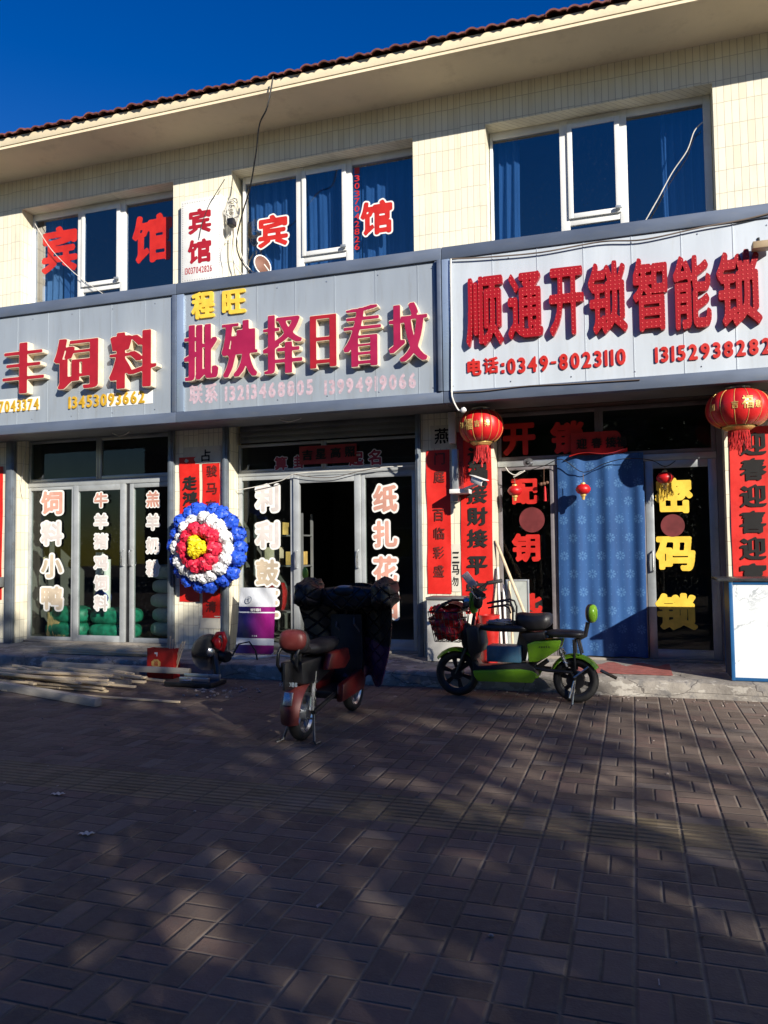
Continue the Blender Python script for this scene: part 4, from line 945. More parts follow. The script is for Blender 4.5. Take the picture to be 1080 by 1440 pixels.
part('frame', frame_rect(MB(), cx0, cx1, cz0, cz1, cy0, cy0 + .03, .032, .03).box(cx0, cx0 + .03, cy1 - .03, cy1, cz0, cz1).box(cx1 - .03, cx1, cy1 - .03, cy1, cz0, cz1), M_BLUE, ct, bev=.003)
mm = marble()
part('front_panel', MB().box(cx0 + .02, cx1 - .02, cy0 + .006, cy0 + .02, cz0 + .02, cz1 - .02), mm, ct)
part('side_panel', MB().box(cx0 + .004, cx0 + .02, cy0 + .031, cy1 - .031, cz0 + .01, cz1 - .01), mat('dark_side_board', (.06, .07, .085), .5), ct); part('side_panel', MB().box(cx1 - .02, cx1 - .004, cy0 + .031, cy1 - .031, cz0 + .01, cz1 - .01), mat('dark_side_board', (.06, .07, .085), .5), ct)
part('top', MB().box(cx0 - .10, cx1 + .05, cy0 - .02, cy1 + .05, cz1 + .002, cz1 + .03), mat('dark_stone_top', (.05, .052, .056), .3, var=.2, scale=20), ct, bev=.006)
solo('door_mat', MB().sheet(lambda u, v: (-.62 + .95 * u, 7.95 + .75 * v, STEP + .010 + .002 * math.sin(u * 20)), 20, 10, thick=(0, 0, -.004)), mat('red_mat', (.30, .085, .07), .95, var=.2, scale=12, bump=.5, bscale=150, dirt=.5, dcol=(.25, .2, .17)), 'worn red door mat on the step before the blue curtain', 'mat', (-.15, 8.3, STEP))

# ---------------------------------------------------------------- feed bag, gift bag, saw, timber
def bag_mat():
    m, n, l, b = newmat('purple_feed_bag_print'); t = NT(m); p = t.coord(); x, y, z = t.sep(p)
    w = t.math('ADD', t.math('DIVIDE', x, .40), .5); pur = t.mix(t.ramp(w, .1, .95), (.010, .006, .07), (.22, .006, .13))
    lit = t.mix(t.noise(p, 5, 3), (.50, .52, .55), (.62, .63, .65))
    zz = z; inb = t.math('MULTIPLY', t.math('GREATER_THAN', zz, .19), t.math('LESS_THAN', zz, .49)); inb2 = t.math('MULTIPLY', t.math('GREATER_THAN', zz, .505), t.math('LESS_THAN', zz, .565)); inb3 = t.math('LESS_THAN', zz, .11)
    k = t.math('MAXIMUM', t.math('MAXIMUM', inb, inb2), inb3); c = t.mix(k, lit, pur); t.put(b.inputs['Base Color'], c); b.inputs['Roughness'].default_value = .38
    t.put(b.inputs['Normal'], t.bump(t.noise(t.scale(p, (1, 1, .6)), 9, 4), .6, .02)); return m
a = W(331, 919, 8.42); b = W(384.5, 920, 8.42); ztop = W(360, 818, 8.5).z; fb = thing('feed_bag', 'white and purple printed feed bag leaning against the middle shop window', 'bag', ((a.x + b.x) / 2, 8.42, STEP + .005))
w2 = (b.x - a.x) / 2; hB = .79; rr = random.Random(2); cxb = (a.x + b.x) / 2
def bagf(side):
    def fn(u, v):
        e = 1 - abs(2 * u - 1) ** 3; f = min(1, v * 7) * (1 - .55 * v ** 2); d = .018 * e * f * side + .012 * math.sin(u * 9 + v * 13) * e * (.3 + v)
        wv = w2 * (1.0 - .06 * v + .008 * math.sin(v * 11)); return (cxb + (2 * u - 1) * (wv + .008 * max(0, v - .9) * 10 * abs(2 * u - 1)) - .012 * v, 8.42 + .13 * v - d, STEP + .01 + hB * v)
    return fn
part('front', MB().sheet(bagf(1), 18, 30), bag_mat(), fb, smooth=70); part('back', MB().sheet(bagf(-1), 18, 30), M_WHITE, fb, smooth=70)
for s, xx, zz, sz in (('犊', -.055, .535, .035), ('牛', -.02, .535, .035), ('精', .015, .535, .035), ('料', .05, .535, .035), ('净', -.02, .225, .018), ('含', .005, .225, .018), ('量', .03, .225, .018)):
    v = (zz) / hB; yy = 8.42 + .13 * v - .036; letter(fb, s, None, yy - .008, M_WHITE, .004, 'reg', wbox=(cxb + xx - sz / 2, cxb + xx + sz / 2, STEP + zz - sz / 2, STEP + zz + sz / 2))
p = Vector((cxb - .11, 8.42 + .13 * .83 - .034, STEP + .66)); part('emblem', MB().lathe([(.034, -.003), (.042, -.003), (.042, .003), (.034, .003), (.034, -.003)], p, (0, -1, .35), 24, cap=False).box(p.x - .003, p.x + .003, p.y - .004, p.y + .002, p.z - .025, p.z + .025).box(p.x - .02, p.x + .02, p.y - .004, p.y + .002, p.z + .01, p.z + .016), mat('grey_print', (.3, .32, .36), .5), fb)
# red gift bag with sticks
gx0, gx1, gy0, gy1, gz1 = -5.235, -4.90, 7.46, 7.60, .335
t = thing('gift_bag', 'red paper gift bag with a cream emblem holding sticks beside the step', 'bag', ((gx0 + gx1) / 2, 7.53, 0))
M_GB = mat('red_card', (.46, .015, .012), .4, var=.1, scale=6, bump=.2, bscale=9)
mb = MB(); mb.box(gx0, gx1, gy0, gy0 + .003, .004, gz1).box(gx0, gx1, gy1 - .003, gy1, .004, gz1 - .01).box(gx0, gx0 + .003, gy0 + .0035, gy1 - .0035, .004, gz1 - .004).box(gx1 - .003, gx1, gy0 + .0035, gy1 - .0035, .004, gz1 - .004).box(gx0 + .0035, gx1 - .0035, gy0 + .0035, gy1 - .0035, .004, .008)
part('card_body', mb, M_GB, t, smooth=0)
c = Vector(((gx0 + gx1) / 2 - .05, gy0 - .001, .165)); part('emblem', MB().prism([(math.cos(k * PI / 8) * (.058 + .006 * (k % 2)), math.sin(k * PI / 8) * (.046 + .006 * (k % 2))) for k in range(16)], lambda u, v, d: (c.x + u, c.y - d, c.z + v), 0, .0015), M_GOLDF, t)
letter(t, '福', None, c.y - .0035, M_RED, .0015, 'reg', wbox=(c.x - .026, c.x + .026, c.z - .026, c.z + .026)); part('corner_label', MB().box(c.x - .02, c.x + .02, c.y - .002, c.y - .0002, .27, .29).box(c.x + .005, c.x + .018, c.y - .002, c.y - .0002, .245, .2695), M_WHITE, t)
rr = random.Random(8)
for i in range(6):
    x = gx1 - .10 + .014 * i; a_ = (x, 7.53, .02); b_ = (x + .02 + .022 * i, 7.54 + rr.uniform(-.02, .03), .40 + rr.uniform(-.05, .07)); solo('wood_stick', MB().bar(a_, b_, .014, .012), M_WOOD, 'short pine stick standing up out of the red gift bag', 'stick', a_, 'sticks in the red gift bag', bev=.002)
# cut-off saw on the ground in front of the step
sx = -4.42; sy = 7.18; t = thing('chop_saw', 'black abrasive cut-off saw with a red handle on the ground by the gift bag', 'saw', (sx, sy, 0))
M_SAWB = mat('saw_black_paint', (.02, .02, .021), .4, var=.3, scale=12)
part('base', MB().box(sx - .30, sx + .26, sy - .16, sy + .16, .012, .055).box(sx - .28, sx - .22, sy - .17, sy + .17, 0, .012).box(sx + .18, sx + .24, sy - .17, sy + .17, 0, .012), M_SAWB, t, bev=.008)
part('fence', MB().box(sx - .16, sx + .27, sy + .0, sy + .03, .056, .12).box(sx - .15, sx + .20, sy - .11, sy - .08, .056, .10), M_CHROME, t, bev=.005)
part('clamp_screw', MB().tube([(sx + .0, sy - .2, .085), (sx, sy - .08, .085)], .012, 8).tube([(sx - .05, sy - .2, .085), (sx + .05, sy - .2, .085)], .008, 8), M_CHROME, t)
gc = Vector((sx + .04, sy + .18, .33))
sn = Vector((.75, -.66, 0)).normalized(); su = Vector((.66, .75, 0)).normalized()
sec = [(.19 * math.cos(R(q)), .19 * math.sin(R(q))) for q in range(-35, 196, 11)] + [(-.05, -.055), (.03, -.06)]
part('blade_guard', MB().prism(sec, lambda u, v, d: gc + su * u + Vector((0, 0, v)) + sn * d, -.034, .034), M_SAWB, t, bev=.006)
part('blade', MB().lathe([(0, -.002), (.185, -.002), (.185, .002), (0, .002)], gc + Vector((-.03, .03, -.02)), (.75, -.66, 0), 36), mat('abrasive_disc', (.16, .14, .13), .8, var=.2, scale=20), t)
part('guard_hub', MB().lathe([(0, 0), (.05, 0), (.045, .02), (.015, .03), (0, .03)], gc + Vector((.026, -.023, 0)), (.75, -.66, 0), 18), M_CHROME, t)
part('motor', MB().lathe([(0, -.13), (.05, -.13), (.065, -.1), (.07, .02), (.055, .05), (0, .05)], gc + Vector((.15, .07, -.05)), (.75, -.2, -.1), 20), M_BLACK, t)
part('arm', MB().bar(gc + Vector((.05, .02, -.02)), (sx + .17, sy + .13, .06), .05, .07), M_SAWB, t, bev=.008)
hp = [gc + Vector(q) for q in ((.06, -.02, .13), (.13, -.05, .20), (.20, -.06, .21), (.22, -.05, .13), (.18, -.03, .03), (.11, -.02, .06))]
part('handle', MB().tube(hp, .026, 10, closed=True).blob(gc + Vector((.12, -.035, .1)), (.05, .03, .06), 10, 8), mat('red_plastic', (.42, .012, .015), .35, var=.1), t, smooth=70)
part('cord', MB().tube([gc + Vector(q) for q in ((.24, .06, -.05), (.30, .1, .08), (.40, .15, .10), (.46, .18, 0), (.47, .2, -.1))], .009, 7), M_CABLE, t)
cable('pale extension cord coiled on the step by the feed bag', [(-4.15, 8.28, STEP + .014), (-4.3, 8.2, STEP + .012), (-4.55, 8.12, STEP + .012), (-4.5, 8.0, STEP + .012), (-4.2, 8.05, STEP + .012), (-4.0, 8.22, STEP + .03), (-3.8, 8.25, STEP + .014), (-3.55, 8.3, STEP + .012), (-3.3, 8.42, STEP + .012)], .010, M_CABLEW)
solo('power_strip', MB().box(-4.86, -4.55, 8.13, 8.19, STEP + .004, STEP + .04), M_SHUT, 'grey power strip on the step beside the pale cord', 'power strip', (-4.7, 8.16, STEP), bev=.006)
# debris
rr = random.Random(21); mb = MB()
for i in range(46):
    x, y, s = rr.gauss(-3.95, .22), rr.gauss(6.85, .16), rr.uniform(.006, .02); mb.blob((x, y, s * .6), (s, s * rr.uniform(.6, 1), s * .7), 6, 4)
for i in range(260):                                        # grit, twigs and leaf bits blown over the pavers
    x, y, s = rr.uniform(-8, 3), rr.choice((rr.uniform(1.5, 7.6), 7.66 - abs(rr.gauss(0, .12)))), rr.uniform(.004, .011)
    if i % 5 == 0: a_ = rr.uniform(0, 6.28); L_ = rr.uniform(.02, .05); mb.bar((x, y, .004), (x + L_ * math.cos(a_), y + L_ * math.sin(a_), .006), .004, .004)
    elif i % 5 == 1: a_ = rr.uniform(0, 6.28); c_, s_ = math.cos(a_) * s * 2.2, math.sin(a_) * s * 2.2; mb.add([(x - c_, y - s_, .003), (x + s_ * .5, y - c_ * .5, .009), (x + c_, y + s_, .004), (x - s_ * .5, y + c_ * .5, .003)], [(0, 1, 2, 3)])
    else: mb.blob((x, y, s * .5), (s, s * rr.uniform(.6, 1), s * .6), 6, 4)
struct('gravel_debris', mb, mat('rubble', (.36, .30, .27), .9, var=.3, scale=30), kind='stuff')
for (px_, py_), lab in (((80, 1118), 'larger white scrap of litter on the pavers at the left'), ((120, 1174), 'smaller white scrap of litter on the pavers at the left')):
    p = G(px_, py_); solo('litter', MB().sheet(lambda u, v: (p.x + (u - .5) * .06 + .015 * v, p.y + (v - .5) * .04, .004 + .008 * abs(math.sin(u * 6 + v * 4))), 8, 5, thick=(0, 0, .001)), M_NOTICE, lab, 'litter', tuple(p), smooth=60)
# timber
M_WOODG = mat('grey_timber', (.38, .35, .30), .75, var=.15, scale=3, bump=.15, bscale=30, dirt=.3, dcol=(.25, .22, .18), stretch=(.5, 5, 5))
solo('timber_beam', MB().bar((-6.9, 6.62, .045), (-4.70, 5.955, .04), .075, .075), M_WOODG, 'thick squared pale timber beam lying nearest at the left edge', 'timber', (-5.8, 6.3, 0), 'squared timber beams on the ground', bev=.004)
solo('timber_beam', MB().bar((-6.6, 7.40, .115), (-4.62, 7.36, .112), .06, .06), M_WOODG, 'long pale squared beam in front of the red gift bag', 'timber', (-5.6, 7.38, 0), 'squared timber beams on the ground', bev=.004)
solo('timber_beam', MB().bar((-6.35, 7.22, .04), (-5.35, 7.27, .04), .08, .08), M_WOODG, 'short thick beam under the long pale beam', 'timber', (-5.8, 7.25, 0), 'squared timber beams on the ground', bev=.004)
rr = random.Random(31)
for i in range(30):                                        # loose strips fanned out on the pavers
    z = .014 + .026 * (i // 7); ang = rr.gauss(-.16, .10); L = rr.uniform(1.1, 2.3)
    if i in (3, 11, 19): ang = -.50
    x1 = rr.uniform(-5.55, -4.85) if ang > -.4 else -6.0 + rr.uniform(0, .5); y1 = rr.uniform(6.45, 7.25) if ang > -.4 else rr.uniform(6.55, 6.8)
    a_ = Vector((x1 - L * math.cos(ang), y1 - L * math.sin(ang), z + rr.uniform(-.002, .01))); b_ = Vector((x1, y1, z + rr.uniform(-.002, .012)))
    solo('timber_strip', MB().bar(a_, b_, rr.uniform(.028, .05), rr.uniform(.018, .026)), M_WOOD, 'pale pine strip in the loose heap on the pavers before the feed shop', 'timber', tuple(a_), 'loose pine strips on the ground', bev=.002)
solo('timber_strip', MB().bar((-6.2, 6.36, .014), (-4.05, 6.28, .014), .022, .018), M_WOOD, 'single thin pine strip sticking out furthest right beyond the thick beam', 'timber', (-5.2, 6.3, 0), bev=.002)
for i in range(16):
    r_, c_ = divmod(i, 6); y = 7.93 + c_ * .055 + rr.uniform(-.01, .01); z = STEP + .018 + r_ * .026
    solo('timber_strip', MB().bar((-6.95 + rr.uniform(-.12, .1) + .05 * c_, y + rr.uniform(-.04, .02), z), (-5.42 + rr.uniform(-.22, .10) - .02 * c_, y + rr.uniform(-.02, .05), z), .045, .022), M_WOOD, 'pale pine strip in the neat bundle on the step before the feed shop', 'timber', (-6.2, y, STEP), 'pine strips bundled on the step', bev=.002)
for i, (x, y) in enumerate(((-5.55, 6.95), (-5.30, 7.02), (-5.42, 6.86))):
    solo('timber_offcut', MB().bar((x - .14, y, .03), (x + .15, y + .02, .03), .06, .055), M_WOODG, 'short timber offcut beside the heap of pine strips', 'timber', (x, y, 0), 'timber offcuts', bev=.003)

# ---------------------------------------------------------------- goods seen through the glass
M_SACK = mat('green_sack', (.012, .17, .10), .5, var=.45, scale=9, bump=.7, bscale=9, dirt=.35, dcol=(.02, .04, .03))
M_SACKW = mat('white_sack', (.50, .50, .50), .5, var=.15, scale=6, bump=.4, bscale=14, dirt=.3)
for i, (x, y, z) in enumerate(((-7.75, 9.22, .32), (-7.74, 9.24, .53), (-6.98, 9.2, .31), (-6.97, 9.22, .52))):
    solo('feed_sack', MB().blob((x, y, z), (.36, .24, .125), 22, 12, p=.62), M_SACK, ('green feed sack behind the left shop window, %s of its pair' if i < 2 else 'green feed sack behind the middle feed shop door, %s of its pair') % ('lower' if z < .4 else 'upper'), 'sack', (x, y, z - .12), 'green feed sacks', smooth=70)
for i in range(5):
    solo('feed_sack', MB().blob((-6.15 + .03 * (i % 2), 9.55, .33 + i * .2), (.42, .26, .115), 22, 12, p=.62), M_SACKW, 'pale feed sack behind the right feed shop door, %s of its stack' % ('lowest', 'second from the bottom', 'middle one', 'second from the top', 'topmost')[i], 'sack', (-6.15, 9.55, .21 + i * .2), 'pale feed sacks', smooth=70)
bt = thing('broom', 'straw broom leaning inside the left feed shop window', 'broom', (-7.85, 9.0, FLOOR))
part('handle', MB().tube([(-8.17, 9.12, 1.45), (-7.98, 9.04, .66)], .016, 8), M_WOOD, bt); mb = MB(); rr = random.Random(6)
for i in range(70):
    u = rr.uniform(-1, 1); mb.tube([(-7.985 + u * .02, 9.04, .68), (-7.93 + u * .06, 9.03 + rr.uniform(-.02, .02), .5), (-7.82 + u * .17, 9.01 + rr.uniform(-.03, .03), FLOOR + .02 + rr.uniform(0, .04))], .007, 4)
part('bristles', mb, mat('broom_straw', (.42, .29, .13), .85, var=.25, scale=20), bt)
for i, (x, h) in enumerate(((-7.18, 1.10), (-7.05, 1.0))):
    solo('paper_roll', MB().lathe([(0, 0), (.05, 0), (.05, h - .3), (0, h - .3)], (x, 9.1, .62), n=16), M_WHITE, ('taller' if i == 0 else 'shorter') + ' white roll standing on sacks behind the middle feed shop door', 'roll', (x, 9.1, .62), 'white rolls', smooth=50)
solo('cloth_bundle', MB().blob((-7.12, 9.1, .78), (.12, .1, .11), 14, 10, p=.85), mat('blue_cloth', (.01, .05, .30), .8, var=.2), 'blue cloth bundle on the green sacks', 'cloth', (-7.12, 9.1, .66))
sh = thing('shelf_rack', 'dark shelf rack with three boards behind the middle shop window', 'shelf', (-4.45, 9.35, FLOOR))
for z in (.62, 1.22, 1.62): part('board', MB().box(-4.80, -4.10, 9.2, 9.55, z - .02, z), M_SHUT, sh)
for x in (-4.803, -4.127):
    for y in (9.197, 9.523): part('post', MB().box(x, x + .03, y, y + .03, FLOOR, 1.9), M_SHUT, sh)
M_BOXY = mat('yellow_carton', (.50, .34, .10), .6, var=.25, scale=8)
solo('carton', MB().box(-4.74, -4.42, 9.22, 9.48, 1.625, 1.79), M_BOXY, 'yellow carton on the top shelf behind the middle shop window', 'box', (-4.58, 9.35, 1.62), bev=.004)
solo('carton', MB().box(-4.35, -4.15, 9.22, 9.48, 1.225, 1.40), M_BOXY, 'yellow carton on the second shelf behind the middle shop window', 'box', (-4.25, 9.35, 1.22), bev=.004)
solo('carton', MB().box(-4.70, -4.5, 9.22, 9.48, 1.225, 1.46), mat('beige_carton', (.46, .40, .28), .7), 'beige carton on the second shelf behind the middle shop window', 'box', (-4.6, 9.35, 1.22), bev=.004)
solo('red_drum', MB().lathe([(0, 0), (.13, 0), (.17, .1), (.17, .25), (.13, .36), (0, .36)], (-4.58, 9.36, .625), n=24), mat('red_lacquer', (.22, .01, .01), .35), 'red drum on the lower shelf behind the middle shop window', 'drum', (-4.58, 9.36, .62), smooth=50)
solo('red_drum', MB().lathe([(0, 0), (.09, 0), (.12, .08), (.12, .2), (.09, .28), (0, .28)], (-4.22, 9.36, .625), n=24), mat('red_lacquer', (.22, .01, .01), .35), 'smaller red drum beside the large one on the shelf', 'drum', (-4.22, 9.36, .62), smooth=50)
for i, x in enumerate((-1.32, -1.12)): solo('white_board', MB().box(x - .09, x + .09, 9.1 + i * .05, 9.12 + i * .05, .45, 1.0 - .2 * i), M_NOTICE, ('taller' if i == 0 else 'shorter') + ' white board standing inside the key cutting window', 'board', (x, 9.1, .45), bev=.003)

# ---------------------------------------------------------------- electric scooters (own frame: x ahead, y to the left, z up; origin under the rear axle)
M_LIME = mat('lime_scooter_paint', (.20, .42, .02), .28, var=.06, scale=3, dirt=.3, dcol=(.15, .20, .06))
M_REDP = mat('red_scooter_paint', (.13, .010, .009), .35, var=.1, scale=4, dirt=.35, dcol=(.13, .05, .04))
M_PINKP = mat('faded_red_mudguard', (.12, .020, .018), .45, var=.1, scale=5, dirt=.2, dcol=(.2, .08, .07))
M_LEATH = mat('black_vinyl_seat', (.022, .021, .023), .45, var=.2, scale=20, bump=.15, bscale=120)
M_TAN = mat('torn_cardboard', (.40, .26, .14), .85, var=.2, scale=6, bump=.2)
def lw(name, mb, m, par, bev=0., sm=40.): return part(name, mb, m, par, bev, sm, world=False)
def wheel(t, x, z, r, w, spokes=5):
    wb = MB(); pr = []
    for k in range(12): a = 2 * PI * k / 12; pr.append((r - w * .42 + w * .42 * math.cos(a), w * .5 * math.sin(a)))
    vs = []; n = 40
    for i in range(n):
        a = 2 * PI * i / n
        for rr_, yy in pr: vs.append((x + rr_ * math.cos(a), yy, z + rr_ * math.sin(a)))
    wb.add(vs, [(i * 12 + k, i * 12 + (k + 1) % 12, ((i + 1) % n) * 12 + (k + 1) % 12, ((i + 1) % n) * 12 + k) for i in range(n) for k in range(12)])
    o = lw('wheel', wb, M_RUB, t, sm=60)
    ri = r - w * .80
    rb = MB().lathe([(ri + .004, -w * .36), (ri + .012, -w * .38), (ri + .012, w * .38), (ri + .004, w * .36), (ri - .012, w * .2), (ri - .012, -w * .2), (ri + .004, -w * .36)], (x, 0, z), (0, 1, 0), 40, cap=False)
    for k in range(spokes):
        a = 2 * PI * k / spokes + .3
        for d in (-.09, .09): rb.bar((x + .03 * math.cos(a), 0, z + .03 * math.sin(a)), (x + ri * math.cos(a + d), 0, z + ri * math.sin(a + d)), .022, .018, (0, 1, 0))
    rb.lathe([(0, -.055), (.055, -.05), (.06, 0), (.055, .05), (0, .055)], (x, 0, z), (0, 1, 0), 20)
    lw('rim', rb, M_CHROME if spokes < 6 else M_BLACK, o); return o
def arc_fender(x, z, r, a0, a1, w, th=.006, n=18, taper=.8):
    vs = []; fs = []
    for i in range(n + 1):
        a = a0 + (a1 - a0) * i / n; ww = w * (taper + (1 - taper) * math.sin(PI * i / n))
        for rr_ in (r, r + th):
            for k in range(7):
                q = (k - 3) / 3; vs.append((x + (rr_ - .028 * q * q) * math.cos(a), ww / 2 * q, z + (rr_ - .028 * q * q) * math.sin(a)))
    for i in range(n):
        for k in range(6):
            b = i * 14 + k; fs += [(b, b + 14, b + 15, b + 1), (b + 7, b + 8, b + 22, b + 21)]
        for k in (0, 6): b = i * 14 + k; fs.append((b, b + 7, b + 21, b + 14))
    fs += [(k, k + 1, k + 8, k + 7) for k in range(6)] + [(n * 14 + k, n * 14 + k + 7, n * 14 + k + 8, n * 14 + k + 1) for k in range(6)]
    return MB().add(vs, fs)
def S(zx, zy):
    px_ = 600 + zx / 4; py_ = 780 + zy / 4; return ((812 - px_) / 150, (988 - (812 - px_) * .06 - py_) / 150)
def side(poly, y0, y1): return MB().prism([S(*q) for q in poly], lambda u, v, d: (u, d, v), y0, y1)
def SP(zx, zy, y): u, v = S(zx, zy); return Vector((u, y, v))

gs = thing('electric_scooter', 'lime green electric scooter parked sideways along the step, red bag in its front basket', 'scooter', (-.53, 7.25, 0), PI - .063)
wheel(gs, 0, .205, .205, .085, 6); wheel(gs, 1.113, .215, .215, .08, 6)
lw('rear_mudguard', arc_fender(0, .205, .235, R(20), R(150), .13), M_LIME, gs); lw('front_mudguard', arc_fender(1.113, .215, .245, R(35), R(140), .12), M_LIME, gs)
lw('tail_flap', MB().bar((-.22, 0, .30), (-.36, 0, .235), .10, .012), M_BLACK, gs, .003)
lw('side_panel', side([(292, 640), (560, 636), (625, 648), (655, 668), (628, 712), (320, 700), (300, 670)], .105, .145), M_LIME, gs, .01); lw('side_panel', side([(292, 640), (560, 636), (625, 648), (655, 668), (628, 712), (320, 700), (300, 670)], -.145, -.105), M_LIME, gs, .01)
lw('footboard', side([(285, 590), (320, 620), (600, 606), (640, 640), (640, 690), (330, 690), (290, 650)], -.104, .104), M_BLACK, gs, .008)
for y0, y1 in ((.07, .125), (-.125, -.07)): lw('battery_cover', side([(598, 500), (640, 488), (785, 486), (770, 535), (700, 580), (650, 600), (606, 600)], y0, y1), M_LIME, gs, .012)
lw('battery_box', side([(604, 505), (780, 492), (765, 540), (650, 610), (610, 640)], -.069, .069), M_BLACK, gs, .006)
bt_ = gs
for k, ch in enumerate('yadea'): letter(gs, ch, None, 0, M_BLACK, .001, 'num', wbox=(0, .012, 0, .016), world=False).matrix_local = Matrix.Translation(SP(664 + 13 * k, 524, .127)) @ Matrix.Rotation(PI, 4, 'Z')
lw('frame', MB().tube([SP(270, 560, 0), SP(320, 660, 0), SP(560, 690, 0), SP(640, 640, 0), SP(700, 600, 0)], .022, 10).tube([SP(560, 625, .05), SP(700, 650, .06), SP(830, 662, .07), SP(850, 705, .06)], .017, 8).tube([SP(560, 625, -.05), SP(700, 650, -.06), SP(830, 662, -.07), SP(850, 705, -.06)], .017, 8).tube([SP(600, 600, .0), SP(620, 440, 0)], .02, 8), M_BLACK, gs)
lw('motor', MB().lathe([(0, -.05), (.08, -.05), (.085, 0), (.08, .05), (0, .05)], (0, 0, .205), (0, 1, 0), 24), M_BLACK, gs)
def saddle(x0, x1, z, w, h, nose=.6, rise=.02):
    vs = []; fs = []; n = 14; m = 10
    for i in range(n + 1):
        u = i / n; x = x0 + (x1 - x0) * u; ww = w * (1 - (1 - nose) * u ** 1.6) * (1 - .35 * abs(2 * u - 1) ** 6) / 2
        for k in range(m):
            a = 2 * PI * k / m; cy_, sz = math.cos(a), math.sin(a); e = (1 - .45 * abs(2 * u - 1) ** 5); vs.append((x, ww * math.copysign(abs(cy_) ** .6, cy_), z + h / 2 * e * math.copysign(abs(sz) ** .7, sz) + rise * (2 * u - 1) ** 2))
    fs = [(i * m + k, i * m + (k + 1) % m, (i + 1) * m + (k + 1) % m, (i + 1) * m + k) for i in range(n) for k in range(m)] + [tuple(range(m)), tuple(n * m + k for k in range(m - 1, -1, -1))]
    return MB().add(vs, fs)
u0, z0 = S(725, 385); u1, z1 = S(528, 385); lw('seat', saddle(u0, u1, z0 - .012, .27, .16, .6, .03), M_LEATH, gs, sm=70)
u0, z0 = S(900, 462); u1, z1 = S(700, 466); lw('pillion_seat', saddle(u0, u1, z0, .22, .07, .9, 0), M_LEATH, gs, sm=70)
u0, z0 = S(600, 414); u1, z1 = S(325, 412); lw('child_seat_board', saddle(u0, u1, z0 - .01, .22, .075, .85, 0), M_LEATH, gs, sm=70)
for y in (.085, -.085): lw('grab_rail', MB().tube([SP(376, 268, y), SP(480, 257, y), SP(508, 268, y), SP(520, 300, y), SP(516, 432, y)], .0095, 8).tube([SP(378, 294, y), SP(470, 286, y), SP(498, 300, y), SP(508, 330, y)], .008, 8), M_BLACK, gs, sm=60)
lw('grab_rail', MB().tube([SP(378, 268, -.085), SP(376, 268, .085)], .0095, 8), M_BLACK, gs)
# backrest
lw('backrest_stem', MB().tube([SP(860, 492, 0), SP(905, 470, 0), SP(920, 400, 0)], .02, 8), M_BLACK, gs); bc = SP(938, 352, 0)
lw('backrest', MB().blob(bc, (.05, .085, .085), 18, 12, p=.8), M_LEATH, gs, sm=70); lw('backrest_shell', MB().blob(bc + Vector((-.012, .004, 0)), (.045, .088, .082), 18, 12, p=.8), M_LIME, gs, sm=70)
for y in (.06, -.06):
    lw('shock_absorber', MB().tube([SP(772, 540, y), SP(808, 632, y)], .012, 8).tube([SP(772, 540, y) + (SP(808, 632, y) - SP(772, 540, y)) * (k / 40) + Vector((.018 * math.cos(k * .9), .018 * math.sin(k * .9), 0)) for k in range(6, 34)], .005, 5), M_CHROME, gs)
    lw('rack_stay', MB().tube([SP(846, 488, y), SP(852, 660, y)], .011, 8).tube([SP(868, 488, y), SP(886, 570, y)], .009, 8), M_BLACK, gs)
lw('kickstand', MB().tube([SP(850, 690, .05), SP(840, 780, .09), SP(830, 862, .10), SP(836, 873, .11), SP(890, 873, .15)], .009, 7).tube([SP(850, 690, -.05), SP(840, 790, -.09), SP(835, 868, -.10), SP(870, 872, -.14)], .009, 7), M_CHROME, gs)
lw('crank', MB().tube([SP(845, 690, .08), SP(925, 632, .10)], .008, 6).tube([SP(850, 690, .06), SP(820, 798, .09)], .008, 6), M_CHROME, gs)
# steering: fork, leg shield, cowl, bars
lw('fork', MB().tube([SP(180, 665, .055), SP(225, 560, .055), SP(262, 470, .03), SP(285, 330, 0), SP(292, 215, 0)], .016, 8).tube([SP(180, 665, -.055), SP(225, 560, -.055), SP(262, 470, -.03)], .016, 8), M_BLACK, gs)
lw('leg_shield', side([(256, 400), (300, 385), (330, 405), (345, 500), (335, 545), (310, 545), (290, 590), (268, 540)], -.15, .15), M_BLACK, gs, .02)
lw('front_cowl', side([(264, 205), (300, 195), (312, 240), (302, 320), (276, 328), (262, 290)], -.045, .055), M_LIME, gs, .012)
lw('headlight', MB().lathe([(0, 0), (.05, 0), (.06, .03), (.05, .06), (0, .06)], SP(262, 262, 0), (1, 0, .1), 20), M_CHROME, gs)
lw('handlebar', MB().tube([SP(345, 178, .30), SP(318, 168, .22), SP(296, 190, .08), SP(292, 205, 0), SP(296, 190, -.08), SP(330, 160, -.22), SP(385, 152, -.30)], .012, 8), M_BLACK, gs, sm=60)
lw('grip', MB().tube([SP(330, 188, .22), SP(392, 216, .33)], .022, 10), M_RUB, gs); lw('grip', MB().tube([SP(330, 160, -.22), SP(404, 152, -.32)], .02, 10), M_RUB, gs)
lw('brake_lever', MB().tube([SP(305, 195, .2), SP(350, 235, .28), SP(372, 228, .33)], .007, 6), M_CHROME, gs); lw('instrument_pod', MB().blob(SP(318, 245, .06), (.045, .05, .09), 12, 8, p=.8), M_BLACK, gs, sm=70)
mt = MB().bar(SP(292, 172, .02), SP(236, 92, .04), .075, .022, (0, 1, 0)); lw('phone_holder', mt, mat('pinkish_white_plastic', (.58, .48, .47), .4, dirt=.3), gs, .005)
